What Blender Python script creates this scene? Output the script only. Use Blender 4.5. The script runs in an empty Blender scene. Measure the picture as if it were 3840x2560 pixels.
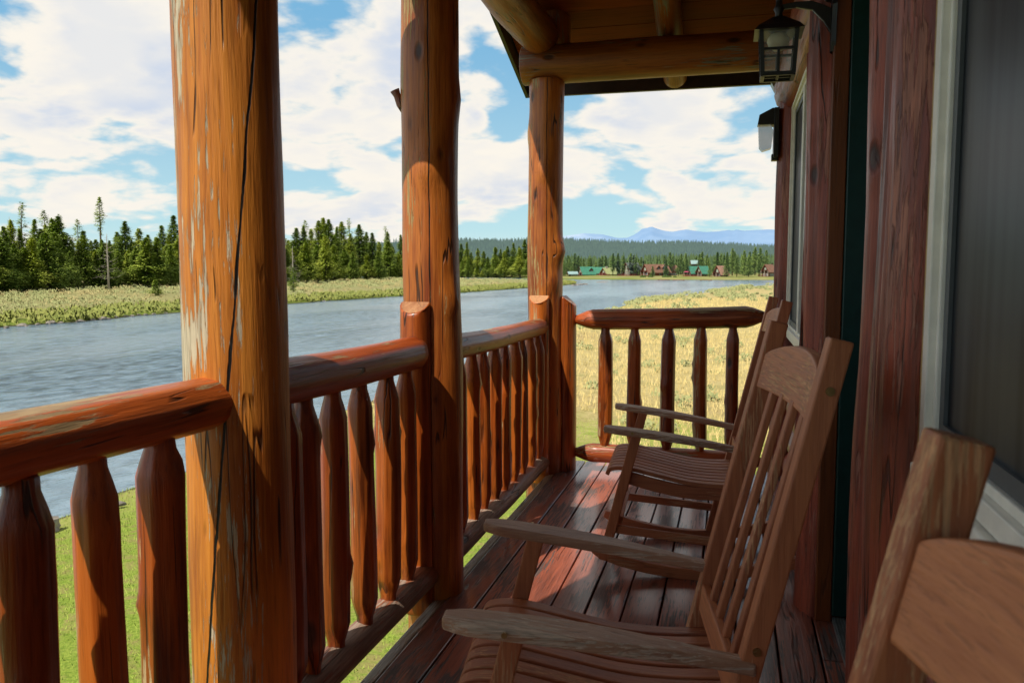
import bpy, bmesh, math, random
from mathutils import Vector, Matrix, Euler, Quaternion, noise
R = math.radians
sc = bpy.context.scene
col = sc.collection
rnd = random.Random(7)

# ------------------------------------------------------------------ camera
FPX = 3100.0; CAMZ = 1.33
pitch = math.atan(270 / FPX); yaw = math.atan(820 / math.hypot(FPX, 270))
cd = bpy.data.cameras.new("camera"); cam = bpy.data.objects.new("camera", cd); col.objects.link(cam)
cd.sensor_width = 36; cd.lens = FPX / 3840 * 36; cd.clip_start = 0.02; cd.clip_end = 90000
cam.location = (0, 0, CAMZ); cam.rotation_euler = (math.pi / 2 - pitch, 0, yaw)
cd.dof.use_dof = True; cd.dof.focus_distance = 4.5; cd.dof.aperture_fstop = 10
sc.camera = cam
_M = Euler((math.pi / 2 - pitch, 0, yaw)).to_matrix()
def ray(x, y): return _M @ Vector(((x - 1920) / FPX, -(y - 1280) / FPX, -1))
def at_z(x, y, z):
    d = ray(x, y); return Vector((0, 0, CAMZ)) + d * ((z - CAMZ) / d.z)
def at_y(x, y, Y):
    d = ray(x, y); return Vector((0, 0, CAMZ)) + d * (Y / d.y)

# ------------------------------------------------------------------ node helpers
class NT:
    def __init__(s, tree): s.t = tree; s.n = tree.nodes; s.l = tree.links
    def _in(s, sock, v):
        if v is None: return
        if isinstance(v, bpy.types.NodeSocket): s.l.new(v, sock)
        elif isinstance(v, (tuple, list)) and sock.type == 'RGBA' and len(v) == 3: sock.default_value = (*v, 1)
        else: sock.default_value = v
    def node(s, typ, **kw):
        n = s.n.new(typ)
        for k, v in kw.items(): setattr(n, k, v)
        return n
    def math(s, op, a, b=None, c=None, clamp=False):
        n = s.node('ShaderNodeMath', operation=op, use_clamp=clamp)
        s._in(n.inputs[0], a); s._in(n.inputs[1], b); s._in(n.inputs[2], c)
        return n.outputs[0]
    def vmath(s, op, a, b=None, scale=None):
        n = s.node('ShaderNodeVectorMath', operation=op)
        s._in(n.inputs[0], a); s._in(n.inputs[1], b)
        if scale is not None: s._in(n.inputs['Scale'], scale)
        return n.outputs['Value'] if op in ('DOT_PRODUCT', 'LENGTH', 'DISTANCE') else n.outputs[0]
    def noise(s, vec, scale=5, detail=4, rough=.5, dist=0, col=False):
        n = s.node('ShaderNodeTexNoise'); s._in(n.inputs['Vector'], vec)
        s._in(n.inputs['Scale'], scale); s._in(n.inputs['Detail'], detail)
        s._in(n.inputs['Roughness'], rough); s._in(n.inputs['Distortion'], dist)
        return n.outputs['Color' if col else 'Fac']
    def voronoi(s, vec, scale=5, feature='F1', out='Distance'):
        n = s.node('ShaderNodeTexVoronoi', feature=feature); s._in(n.inputs['Vector'], vec); s._in(n.inputs['Scale'], scale)
        return n.outputs[out]
    def mapping(s, vec, scale=(1, 1, 1), loc=(0, 0, 0), rot=(0, 0, 0)):
        n = s.node('ShaderNodeMapping'); s._in(n.inputs['Vector'], vec)
        s._in(n.inputs['Scale'], scale); s._in(n.inputs['Location'], loc); s._in(n.inputs['Rotation'], rot)
        return n.outputs[0]
    def ramp(s, v, a, b, lo=0., hi=1.):
        n = s.node('ShaderNodeMapRange', interpolation_type='SMOOTHSTEP')
        s._in(n.inputs[0], v); s._in(n.inputs[1], a); s._in(n.inputs[2], b); s._in(n.inputs[3], lo); s._in(n.inputs[4], hi)
        return n.outputs[0]
    def mix(s, f, a, b, mode='MIX'):
        n = s.node('ShaderNodeMix', data_type='RGBA', blend_type=mode)
        s._in(n.inputs['Factor'], f); s._in(n.inputs[6], a); s._in(n.inputs[7], b)
        return n.outputs[2]
    def bump(s, h, strength=.3, dist=.01, normal=None):
        n = s.node('ShaderNodeBump'); s._in(n.inputs['Height'], h)
        n.inputs['Strength'].default_value = strength; n.inputs['Distance'].default_value = dist
        if normal is not None: s._in(n.inputs['Normal'], normal)
        return n.outputs[0]
    def sep(s, v):
        n = s.node('ShaderNodeSeparateXYZ'); s._in(n.inputs[0], v); return n.outputs
    def comb(s, x, y, z):
        n = s.node('ShaderNodeCombineXYZ'); s._in(n.inputs[0], x); s._in(n.inputs[1], y); s._in(n.inputs[2], z); return n.outputs[0]

def new_mat(name):
    m = bpy.data.materials.new(name); m.use_nodes = True
    nt = NT(m.node_tree); bs = m.node_tree.nodes['Principled BSDF']
    return m, nt, bs
def setp(nt, bs, **kw):
    names = dict(color='Base Color', rough='Roughness', metal='Metallic', normal='Normal', spec='Specular IOR Level', coat='Coat Weight',
                 coatr='Coat Roughness', alpha='Alpha', emit='Emission Color', emits='Emission Strength', trans='Transmission Weight', subs='Subsurface Weight')
    for k, v in kw.items(): nt._in(bs.inputs[names[k]], v)

def obj_coord(nt, world=False):
    tc = nt.node('ShaderNodeTexCoord')
    v = tc.outputs['Object']
    if not world:
        oi = nt.node('ShaderNodeObjectInfo')
        off = nt.math('MULTIPLY', oi.outputs['Random'], 37.0)
        v2 = nt.vmath('ADD', v, nt.comb(off, off, off))
        return v, v2
    return v, v

def wood(name, dark, mid, light, worn=None, wear=.5, wmask=.5, rough=.42, axis='Z', grain=1.0, check=1.0, knots=True,
         crack=None, coat=.0, bumps=.5, fine=1.0, wearside=None, lines=1.0, vary=.5, island=False, spec=.5):
    m, nt, bs = new_mat(name)
    raw, v = obj_coord(nt)
    st = {'X': (.045, 1, 1), 'Y': (1, .045, 1), 'Z': (1, 1, .045)}[axis]
    warp = nt.noise(nt.mapping(v, scale=(3, 3, 3)), 1.0, 2, .5, col=True)
    vw = nt.vmath('ADD', v, nt.vmath('SCALE', nt.vmath('SUBTRACT', warp, (.5, .5, .5)), scale=.013 * grain))
    vs = nt.mapping(vw, scale=tuple(a for a in st))
    g1 = nt.noise(vs, 42 * fine, 6, .65)
    g2 = nt.noise(vs, 130 * fine, 3, .6)
    tone = nt.noise(nt.mapping(v, scale=tuple(.35 if a < 1 else 1 for a in st)), 5, 3, .5)
    f = nt.math('ADD', nt.math('MULTIPLY', g1, .7), nt.math('MULTIPLY', tone, .5))
    f = nt.ramp(f, .38, .82)
    c = nt.mix(f, dark, light)
    c = nt.mix(nt.ramp(tone, .35, .65), c, nt.mix(.5, c, mid))
    if island: rv = nt.node('ShaderNodeNewGeometry').outputs['Random Per Island']
    else: rv = nt.node('ShaderNodeObjectInfo').outputs['Random']
    rv2 = nt.math('FRACT', nt.math('MULTIPLY', rv, 7.31))
    c = nt.mix(nt.math('MULTIPLY', nt.ramp(rv, .45, 1.0), vary * .75), c, tuple(q * .5 for q in mid))
    c = nt.mix(nt.math('MULTIPLY', nt.ramp(rv2, .5, 1.0), vary * .7), c, light)
    ln = nt.ramp(g2, .36, .47, .30 * lines, 0)
    c = nt.mix(ln, c, tuple(q * .35 for q in dark))
    h = nt.math('ADD', nt.math('MULTIPLY', g1, .6), nt.math('MULTIPLY', g2, .5))
    rgh = nt.math('ADD', rough - .08, nt.math('MULTIPLY', g1, .2))
    if worn is not None:
        pv = nt.mapping(vw, scale=tuple(.055 if a < 1 else 1 for a in st))
        p1 = nt.noise(pv, 105 * fine, 5, .66, .15)
        big = nt.noise(nt.mapping(v, scale=tuple(.3 if a < 1 else 1 for a in st)), 7, 3, .5)
        th = nt.math('ADD', p1, nt.math('MULTIPLY', nt.math('SUBTRACT', big, wmask), 1.0))
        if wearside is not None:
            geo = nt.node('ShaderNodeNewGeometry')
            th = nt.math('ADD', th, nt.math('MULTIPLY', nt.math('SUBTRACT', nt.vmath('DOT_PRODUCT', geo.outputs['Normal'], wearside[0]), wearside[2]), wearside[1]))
        pm = nt.ramp(th, .62 - .12 * wear, .67 - .12 * wear)
        wc = nt.mix(nt.ramp(g2, .35, .65), tuple(x * .62 for x in worn), worn)
        c = nt.mix(pm, c, wc)
        h = nt.math('SUBTRACT', h, nt.math('MULTIPLY', pm, .5))
        rgh = nt.math('ADD', rgh, nt.math('MULTIPLY', pm, .25))
    if check > 0:
        cv = nt.mapping(vw, scale=tuple(.05 if a < 1 else 1 for a in st))
        r = nt.noise(cv, 13 * fine, 2, .5)
        ck = nt.ramp(nt.math('ABSOLUTE', nt.math('SUBTRACT', r, .53)), .004, .012, 1, 0)
        gate = nt.ramp(nt.noise(v, 4, 2), .48, .58)
        ck = nt.math('MULTIPLY', nt.math('MULTIPLY', ck, gate), check)
        c = nt.mix(nt.math('MULTIPLY', ck, .85), c, (.012, .006, .004))
        h = nt.math('SUBTRACT', h, nt.math('MULTIPLY', ck, 1.5))
    if knots:
        kv = nt.mapping(v, scale=tuple(.45 if a < 1 else 1 for a in st))
        kd = nt.voronoi(nt.vmath('ADD', kv, nt.vmath('SCALE', warp, scale=.02)), 5.5)
        kn = nt.ramp(kd, .05, .13, 1, 0)
        kr = nt.ramp(kd, .1, .3, 1, 0)
        c = nt.mix(nt.math('MULTIPLY', kr, .35), c, tuple(x * .55 for x in mid))
        c = nt.mix(nt.math('MULTIPLY', kn, .85), c, (.02, .008, .004))
        h = nt.math('ADD', h, nt.math('SUBTRACT', nt.math('MULTIPLY', kr, .8), nt.math('MULTIPLY', kn, 1.2)))
    if crack is not None:
        a0, slope, wd = crack
        x, y, z = nt.sep(raw)[:3]
        ang = nt.math('ARCTAN2', y, x)
        wob = nt.noise(nt.comb(0., 0., z), 5, 4, .6)
        tgt = nt.math('ADD', nt.math('ADD', nt.math('MULTIPLY', z, slope), a0), nt.math('MULTIPLY', nt.math('SUBTRACT', wob, .5), .12))
        dd = nt.math('ABSOLUTE', nt.math('SUBTRACT', ang, tgt))
        w2 = nt.math('MULTIPLY', nt.noise(nt.comb(3., 0., z), 9, 3), wd * 2)
        cr = nt.ramp(nt.math('DIVIDE', dd, w2), .75, 1.1, 1, 0)
        c = nt.mix(cr, c, (.004, .002, .0015))
        h = nt.math('SUBTRACT', h, nt.math('MULTIPLY', cr, 4))
    setp(nt, bs, color=c, rough=rgh, normal=nt.bump(h, bumps, .006), coat=coat, coatr=.18, spec=spec)
    return m

def flat(name, c, rough=.5, metal=0., var=.25, scale=20, bump=.15, spec=.5):
    m, nt, bs = new_mat(name)
    raw, v = obj_coord(nt)
    n = nt.noise(v, scale, 5, .6)
    cc = nt.mix(nt.ramp(n, .3, .7), tuple(x * (1 - var) for x in c), tuple(min(1, x * (1 + var)) for x in c))
    setp(nt, bs, color=cc, rough=nt.math('ADD', rough - .07, nt.math('MULTIPLY', n, .14)), metal=metal, spec=spec, normal=nt.bump(n, bump, .004))
    return m

M = {}
ORG_D, ORG_M, ORG_L = (.20, .042, .006), (.42, .105, .014), (.60, .20, .028)
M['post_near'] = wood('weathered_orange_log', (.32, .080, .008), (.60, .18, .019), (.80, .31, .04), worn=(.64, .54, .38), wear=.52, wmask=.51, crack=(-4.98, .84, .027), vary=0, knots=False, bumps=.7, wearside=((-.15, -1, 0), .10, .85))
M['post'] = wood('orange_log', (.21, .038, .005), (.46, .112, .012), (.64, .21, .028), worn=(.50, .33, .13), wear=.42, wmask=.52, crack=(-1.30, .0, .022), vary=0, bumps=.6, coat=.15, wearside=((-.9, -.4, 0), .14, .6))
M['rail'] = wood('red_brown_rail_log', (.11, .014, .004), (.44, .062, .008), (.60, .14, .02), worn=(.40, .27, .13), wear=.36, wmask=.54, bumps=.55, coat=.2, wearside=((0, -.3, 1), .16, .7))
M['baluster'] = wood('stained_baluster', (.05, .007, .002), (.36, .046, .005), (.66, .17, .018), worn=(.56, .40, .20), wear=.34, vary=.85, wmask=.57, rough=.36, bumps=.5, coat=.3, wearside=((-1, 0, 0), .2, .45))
M['bottom'] = wood('worn_bottom_log', (.12, .03, .012), (.26, .07, .03), (.38, .15, .08), worn=(.38, .27, .2), wear=.75, wmask=.48, bumps=.7)
M['beam'] = wood('golden_beam_log', (.16, .034, .005), (.34, .088, .010), (.46, .14, .018), worn=(.24, .22, .17), wear=.35, wmask=.56, bumps=.5)
M['endcut'] = wood('sawn_end_wood', (.30, .11, .04), (.46, .20, .08), (.56, .29, .13), knots=False, check=.6, axis='Y', bumps=.3)
M['ceil'] = wood('ceiling_boards', (.12, .018, .002), (.23, .036, .003), (.32, .058, .005), rough=.65, spec=.15, island=True, vary=.8, axis='X', check=.3, fine=.7, bumps=.3)
M['wall'] = wood('dark_red_wall_log', (.08, .010, .004), (.36, .056, .022), (.52, .11, .05), worn=(.52, .20, .13), wear=.30, wmask=.54, rough=.42, coat=.08, bumps=.9, knots=True)
M['jamb'] = wood('brown_jamb', (.14, .03, .004), (.27, .06, .007), (.34, .09, .012), bumps=.3, check=.4)
M['chair'] = wood('rocking_chair_wood', vary=.2, lines=.35, grain=.4, dark=(.30, .085, .038), mid=(.46, .148, .058), light=(.62, .23, .095), worn=(.70, .36, .18), wear=.3, wmask=.55, rough=.5, knots=False, check=.25, bumps=.35, fine=1.6)
M['chairx'] = wood('rocking_chair_wood_x', vary=.2, lines=.35, grain=.4, dark=(.30, .085, .038), mid=(.46, .148, .058), light=(.62, .23, .095), worn=(.70, .36, .18), wear=.3, wmask=.55, rough=.5, knots=False, check=.25, bumps=.35, fine=1.6, axis='X')
M['chairy'] = wood('rocking_chair_wood_y', vary=.2, lines=1.0, grain=.4, dark=(.42, .13, .055), mid=(.52, .17, .064), light=(.74, .29, .12), worn=(.80, .42, .21), wear=.3, wmask=.55, rough=.5, knots=False, check=.2, bumps=.35, fine=1.6, axis='Y')
M['arm'] = wood('worn_grey_arm_wood', vary=.15, lines=.35, grain=.4, dark=(.28, .12, .065), mid=(.50, .28, .17), light=(.62, .39, .26), worn=(.74, .58, .44), wear=.5, wmask=.5, rough=.5, knots=False, check=.3, bumps=.4, axis='X', fine=1.5)
M['deck'] = wood('worn_deck_boards', (.09, .034, .026), (.27, .075, .044), (.50, .13, .066), worn=(.15, .105, .095), wear=.66, wmask=.5, rough=.40, island=True, vary=.7, axis='Y', knots=True, bumps=.6, coat=.7)
M['deckedge'] = wood('peeling_edge_board', (.26, .13, .07), (.48, .3, .19), (.62, .48, .35), worn=(.74, .66, .56), wear=.6, wmask=.48, axis='Y', knots=False)
M['white'] = flat('white_vinyl', (.92, .87, .76), .4, var=.06)
M['greyframe'] = flat('grey_metal_frame', (.09, .10, .105), .5, var=.1)
M['green'] = flat('dark_green_paint', (.004, .040, .034), .35, var=.15)
M['black'] = flat('black_iron', (.012, .012, .013), .4, var=.3, bump=.3)
M['fascia'] = flat('dark_roof_edge', (.030, .014, .010), .5, var=.3)
M['roofmetal'] = flat('green_metal_roofing', (.03, .07, .06), .45)
M['galv'] = flat('galvanised_flashing', (.30, .33, .33), .35, metal=.6, var=.2)
M['bolt'] = flat('brass_bolt', (.35, .24, .10), .35, metal=.9)
M['bulb'] = flat('frosted_bulb', (.75, .68, .42), .5, var=.04)
M['inside'] = flat('dark_room', (.012, .011, .012), .8)
M['caulk'] = flat('old_yellow_caulk', (.45, .27, .08), .6, var=.4)

def screen_mat():
    m, nt, bs = new_mat('insect_screen')
    raw, v = obj_coord(nt, True)
    n = nt.noise(nt.mapping(v, scale=(1, 1, .04)), 13, 4, .6)
    setp(nt, bs, color=nt.mix(nt.ramp(n, .35, .65), (.016, .019, .022), (.046, .053, .058)), rough=.35, spec=.14)
    return m
M['screen'] = screen_mat()
def glass_mat():
    m, nt, bs = new_mat('window_glass')
    raw, v = obj_coord(nt, True)
    n = nt.noise(v, 1.3, 2)
    setp(nt, bs, color=(.012, .014, .016), rough=.03, spec=.9, normal=nt.bump(n, .05, .02))
    return m
M['glass'] = glass_mat()
def lampglass_mat():
    m, nt, bs = new_mat('clear_seeded_glass')
    raw, v = obj_coord(nt, True)
    n = nt.noise(v, 60, 3)
    setp(nt, bs, color=(.85, .88, .86), rough=.12, alpha=.22, normal=nt.bump(n, .3, .003))
    return m
M['lampglass'] = lampglass_mat()
M['milk'] = flat('milky_glass', (.62, .64, .64), .25, var=.04)
M['milk'].node_tree.nodes['Principled BSDF'].inputs['Alpha'].default_value = .7
M['milk'].node_tree.nodes['Principled BSDF'].inputs['Transmission Weight'].default_value = .4

# ------------------------------------------------------------------ object helpers
def tag(o, label=None, cat=None, group=None, kind=None):
    if label: o['label'] = label
    if cat: o['category'] = cat
    if group: o['group'] = group
    if kind: o['kind'] = kind
    return o
def empty(name, loc=(0, 0, 0), rz=0):
    o = bpy.data.objects.new(name, None); col.objects.link(o)
    o.location = loc; o.rotation_euler = (0, 0, rz); o.empty_display_size = .1
    return o
def mk(name, verts, faces, mat, parent=None, loc=None, smooth=True, quat=None, bevel=None):
    me = bpy.data.meshes.new(name); me.from_pydata([tuple(v) for v in verts], [], faces); me.update()
    mats = mat if isinstance(mat, list) else [mat]
    for m in mats: me.materials.append(m)
    if smooth: me.polygons.foreach_set('use_smooth', [True] * len(me.polygons))
    o = bpy.data.objects.new(name, me); col.objects.link(o)
    if quat is not None: o.rotation_mode = 'QUATERNION'; o.rotation_quaternion = quat
    if loc is not None: o.location = loc
    if parent is not None:
        o.parent = parent
        # parents are unrotated while they are built
        o.location = Vector(o.location) - Vector(parent.location)
    if bevel:
        b = o.modifiers.new('bevel', 'BEVEL'); b.width = bevel; b.segments = 2; b.limit_method = 'ANGLE'; b.angle_limit = R(35)
    return o

class Geo:
    """collects several shapes into one mesh"""
    def __init__(s): s.v = []; s.f = []
    def add(s, v, f):
        n = len(s.v); s.v += [tuple(p) for p in v]; s.f += [tuple(i + n for i in q) for q in f]; return s
    def box(s, a, b, rot=None, piv=None):
        x0, y0, z0 = a; x1, y1, z1 = b
        v = [Vector(p) for p in ((x0, y0, z0), (x1, y0, z0), (x1, y1, z0), (x0, y1, z0), (x0, y0, z1), (x1, y0, z1), (x1, y1, z1), (x0, y1, z1))]
        if rot is not None:
            pv = Vector(piv or ((x0 + x1) / 2, (y0 + y1) / 2, (z0 + z1) / 2)); v = [rot @ (p - pv) + pv for p in v]
        return s.add(v, [(0, 3, 2, 1), (4, 5, 6, 7), (0, 1, 5, 4), (1, 2, 6, 5), (2, 3, 7, 6), (3, 0, 4, 7)])
    def tube(s, pts, r, n=8, cap=True):
        pts = [Vector(p) for p in pts]; rs = r if isinstance(r, (list, tuple)) else [r] * len(pts)
        V = []; F = []
        for i, p in enumerate(pts):
            d = (pts[min(i + 1, len(pts) - 1)] - pts[max(i - 1, 0)]).normalized()
            a = d.orthogonal().normalized() if i == 0 else (a - d * a.dot(d)).normalized()
            b = d.cross(a)
            for k in range(n):
                t = 2 * math.pi * k / n; V.append(p + (a * math.cos(t) + b * math.sin(t)) * rs[i])
        for i in range(len(pts) - 1):
            for k in range(n):
                F.append((i * n + k, i * n + (k + 1) % n, (i + 1) * n + (k + 1) % n, (i + 1) * n + k))
        if cap: F.append(tuple(reversed(range(n)))); F.append(tuple((len(pts) - 1) * n + k for k in range(n)))
        return s.add(V, F)
    def sweep(s, pts, w, t, lat0=0.0, latfn=None):
        """rectangular bar along points (x,z): w = lateral width (y), t = thickness in the xz plane"""
        V = []; F = []; n = len(pts)
        for i, (x, z) in enumerate(pts):
            x0, z0 = pts[max(i - 1, 0)]; x1, z1 = pts[min(i + 1, n - 1)]
            d = Vector((x1 - x0, z1 - z0)).normalized(); nx, nz = -d.y, d.x
            ww = w[i] if isinstance(w, (list, tuple)) else w
            tt = t[i] if isinstance(t, (list, tuple)) else t
            y = latfn(i / (n - 1)) if latfn else lat0
            V += [(x + nx * tt / 2, y - ww / 2, z + nz * tt / 2), (x + nx * tt / 2, y + ww / 2, z + nz * tt / 2),
                  (x - nx * tt / 2, y + ww / 2, z - nz * tt / 2), (x - nx * tt / 2, y - ww / 2, z - nz * tt / 2)]
        for i in range(n - 1):
            for k in range(4):
                F.append((i * 4 + k, (i + 1) * 4 + k, (i + 1) * 4 + (k + 1) % 4, i * 4 + (k + 1) % 4))
        F.append((0, 1, 2, 3)); F.append(tuple(4 * (n - 1) + k for k in (3, 2, 1, 0)))
        return s.add(V, F)
    def obj(s, name, mat, parent=None, smooth=False, bevel=None, loc=None):
        return mk(name, s.v, s.f, mat, parent, loc if loc is not None else (parent.location if parent else None), smooth, bevel=bevel)

def log(name, p0, p1, r0, r1, mat, parent=None, seed=0, lump=.035, bend=.006, carve=0., prof=None, seg=32, ring=.045, knots=(), facet=0., half=None, endmat=None, cutfn=None, bevel=.006):
    """a log along local Z, origin at its lower end"""
    p0 = Vector(p0); p1 = Vector(p1); L = (p1 - p0).length
    n = max(4, int(L / ring)); V = []; F = []
    s = seed * 7.31
    zs = [0, bevel] + [L * i / n for i in range(1, n)] + [L - bevel, L]
    for i, z in enumerate(zs):
        t = z / L; r = r0 + (r1 - r0) * t
        r *= 1 + lump * noise.noise(Vector((z * 2.1, s, 1.7)))
        if prof: r *= prof(z, L)
        if i == 0 or i == len(zs) - 1: r -= bevel
        cx = bend * noise.noise(Vector((z * 1.1, s, 9.1))); cy = bend * noise.noise(Vector((z * 1.1, s, 19.1)))
        for k in range(seg):
            a = 2 * math.pi * k / seg
            ca, sa = math.cos(a), math.sin(a)
            q = 1 + .03 * noise.noise(Vector((ca * 1.3, sa * 1.3 + s, z * 1.6)))
            q += .012 * noise.noise(Vector((ca * 4, sa * 4 + s, z * 5)))
            if facet: q -= facet * max(0, abs(math.sin(a * 4 + noise.noise(Vector((z * .8, s, 0))) * 1.2)) - .5)
            if carve:
                w = noise.noise(Vector((ca * 2.6, sa * 2.6 + s, z * .55)))
                q += carve * (abs(w) * 2.2 - .45) + carve * .35 * noise.noise(Vector((ca * 6, sa * 6 + s, z * 2.5)))
            for (kz, ka, kh, kw) in knots:
                da = (a - ka + math.pi) % (2 * math.pi) - math.pi
                dd = ((z - kz) / kw) ** 2 + (da * r / kw) ** 2
                q += kh / r * math.exp(-dd)
            x = ca * r * q; y = sa * r * q
            if half is not None:
                hd = Vector(half); pr_ = x * hd.x + y * hd.y
                if pr_ > 0: x -= hd.x * pr_; y -= hd.y * pr_
            zz = z
            if cutfn and t > .5: zz = min(z, cutfn(x, y, L))
            V.append((cx + x, cy + y, zz))
    m = len(zs)
    for i in range(m - 1):
        for k in range(seg): F.append((i * seg + k, i * seg + (k + 1) % seg, (i + 1) * seg + (k + 1) % seg, (i + 1) * seg + k))
    F.append(tuple(reversed(range(seg)))); F.append(tuple((m - 1) * seg + k for k in range(seg)))
    dd = p1 - p0
    q = Quaternion() if abs(dd.x) + abs(dd.y) < 1e-4 else dd.to_track_quat('Z', 'Y')
    o = mk(name, V, F, [mat] + ([endmat] if endmat else []), parent, p0, True, q)
    me = o.data
    for p in (me.polygons[-1], me.polygons[-2]):
        p.use_smooth = False
        if endmat: p.material_index = 1
    return o

def tenon(z, L, e=.055, f=.62):
    d = min(z, L - z)
    return f if d < e * .45 else (f + (1 - f) * min(1, (d - e * .45) / e))

# ------------------------------------------------------------------ light, sky
sunv = Vector((.39, .92, -1.47)).normalized()
el = math.asin(-sunv.z); az = math.atan2(-sunv.x, -sunv.y)
sd = bpy.data.lights.new("sun", 'SUN'); sd.energy = 5.0; sd.angle = R(.5); sd.color = (1, .93, .82)
so = bpy.data.objects.new("sun", sd); col.objects.link(so); so.rotation_mode = 'QUATERNION'; so.rotation_quaternion = sunv.to_track_quat('-Z', 'Y'); so.location = (-20, -40, 60)

def make_world():
    w = bpy.data.worlds.new("World"); sc.world = w; w.use_nodes = True
    nt = NT(w.node_tree); bg = w.node_tree.nodes['Background']
    sky = nt.node('ShaderNodeTexSky'); sky.sky_type = 'NISHITA'; sky.sun_disc = False
    sky.sun_elevation = el; sky.sun_rotation = az; sky.altitude = 1900; sky.air_density = 1.0; sky.dust_density = .6; sky.ozone_density = 2.0
    g = nt.node('ShaderNodeTexCoord').outputs['Generated']
    d = nt.vmath('NORMALIZE', g)
    x, y, z = nt.sep(d)[:3]
    zc = nt.math('MAXIMUM', z, 0.0)
    def coords(zz):
        den = nt.math('ADD', zz, .35)
        lw = nt.math('MULTIPLY', nt.math('LOGARITHM', nt.math('ADD', zz, .09), math.e), .62)
        return nt.vmath('ADD', nt.comb(nt.math('DIVIDE', x, den), nt.math('DIVIDE', y, den), lw), (CLX, 4.2, 7.7))
    q = coords(zc)
    wv = nt.noise(q, 2.2, 3, .5, col=True)
    wsh = nt.vmath('SCALE', nt.vmath('SUBTRACT', wv, (.5, .5, .5)), scale=.22)
    def puffs(q_, det):
        qq = nt.vmath('ADD', q_, wsh)
        big = nt.noise(qq, 2.1, det, .5)
        if det < 4: return nt.math('ADD', big, 0.02)
        v = nt.node('ShaderNodeTexVoronoi', feature='F1'); nt._in(v.inputs['Vector'], qq)
        v.inputs['Scale'].default_value = 7; v.inputs['Detail'].default_value = 1.6; v.inputs['Roughness'].default_value = .5; v.inputs['Lacunarity'].default_value = 2.5
        return nt.math('ADD', big, nt.math('MULTIPLY', nt.math('SUBTRACT', .45, v.outputs['Distance']), .20))
    n1 = puffs(q, 6)
    n2 = puffs(coords(nt.math('ADD', zc, .030)), 3)
    bias = 0.0
    for (px, py, amt, rad) in SKYSPOTS:
        dr = ray(px, py).normalized()
        dist = nt.vmath('DISTANCE', nt.vmath('ADD', d, nt.vmath('SCALE', wsh, scale=.35)), tuple(dr))
        gf = nt.math('MULTIPLY', nt.ramp(dist, 0.0, rad, 1, 0), amt)
        bias = nt.math('ADD', bias, gf)
    wisp = nt.math('MULTIPLY', nt.math('SUBTRACT', nt.noise(q, 14, 4, .65), .5), .16)
    dens = nt.math('ADD', nt.math('ADD', nt.math('ADD', n1, bias), wisp), nt.ramp(z, .02, .20, .055, .075))
    mask = nt.ramp(dens, .385, .515)
    mask = nt.math('MULTIPLY', mask, nt.ramp(z, .45, .72, 1, .0))
    mask = nt.math('MULTIPLY', mask, nt.ramp(y, -.5, .1, .5, 1))
    under = nt.math('SUBTRACT', nt.math('ADD', n2, bias), n1)
    sh = nt.ramp(under, -.06, .12)
    core = nt.ramp(dens, .46, .68)
    soft = nt.ramp(nt.noise(q, 3.2, 4, .5), .42, .62)
    shd = nt.math('MULTIPLY', core, nt.math('ADD', nt.math('MULTIPLY', sh, .45), nt.math('MULTIPLY', soft, .55)))
    cloud = nt.mix(nt.math('MULTIPLY', shd, 1.0), (.98, .925, .83), (.64, .71, .83))
    blue = nt.mix(nt.ramp(z, .30, .6, .75, .1), nt.vmath('MULTIPLY', sky.outputs[0], (.62, .85, .85)), nt.mix(nt.ramp(z, 0, .3), (6.0, 8.6, 9.1), (2.4, 5.6, 8.5)))
    final = nt.mix(mask, blue, nt.vmath('SCALE', cloud, scale=10.0))
    final = nt.mix(nt.ramp(z, .45, .75, 0, .85), final, (5.9, 5.5, 4.9))
    final = nt.mix(nt.ramp(z, 0, .05, .6, 0), final, (8.8, 9.0, 9.0))
    final = nt.mix(nt.ramp(z, -.02, 0, 1, 0), final, (2.2, 2.1, 1.2))
    w.cycles.sampling_method = 'MANUAL'; w.cycles.sample_map_resolution = 256
    nt._in(bg.inputs['Color'], final); bg.inputs['Strength'].default_value = .1
CLX = 13.1
SKYSPOTS = [(30, 110, -.22, .10), (330, 10, .10, .12), (300, 250, .14, .13), (1060, 60, .02, .05), (1420, 120, .12, .10), (1330, 260, -.10, .035), (1850, 260, -.17, .075), (1950, 500, -.10, .045),
            (2150, 380, -.10, .05), (1790, 420, .10, .03), (2500, 480, .14, .13), (2400, 690, -.09, .05), (100, 640, -.06, .06), (1230, 700, -.06, .06), (1800, 120, -.05, .05), (3050, 500, .1, .1)]
make_world()

# ------------------------------------------------------------------ porch: deck
PX = -1.17
g = Geo()
x = -1.085; i = 0
bw = .142
while x < .62:
    y0 = -5.6
    # boards broken into random lengths, butted with a small gap
    cuts = sorted([rnd.uniform(-1.5, 5.4)])
    for (a, b) in zip([y0] + cuts, cuts + [5.62]):
        dz = rnd.uniform(-.0015, .0015)
        g.box((x, a, -.038 + dz), (x + bw - .007, b - .003, dz))
    x += bw
deck = g.obj('deck_floor', M['deck'], bevel=.004)
tag(deck, kind='structure')
g = Geo(); g.box((-1.135, -5.6, -.045), (-1.092, 5.62, -.004))
tag(g.obj('deck_edge_board', M['deckedge'], bevel=.004), kind='structure')
g = Geo()
for yy in (0.2, 2.2, 4.2, 5.45): g.box((-1.05, yy, -.26), (.6, yy + .05, -.05))
g.box((-1.125, -5.6, -.30), (-1.08, 5.6, -.05)); g.box((-1.07, 5.54, -.3), (.6, 5.6, -.052)); g.box((-1.07, -5.6, -.29), (.6, 5.53, -.262))  # last box is a sheet added below so the board gaps stay dark
tag(g.obj('joists_and_gap_sheet', M['jamb']), kind='structure')

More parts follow.
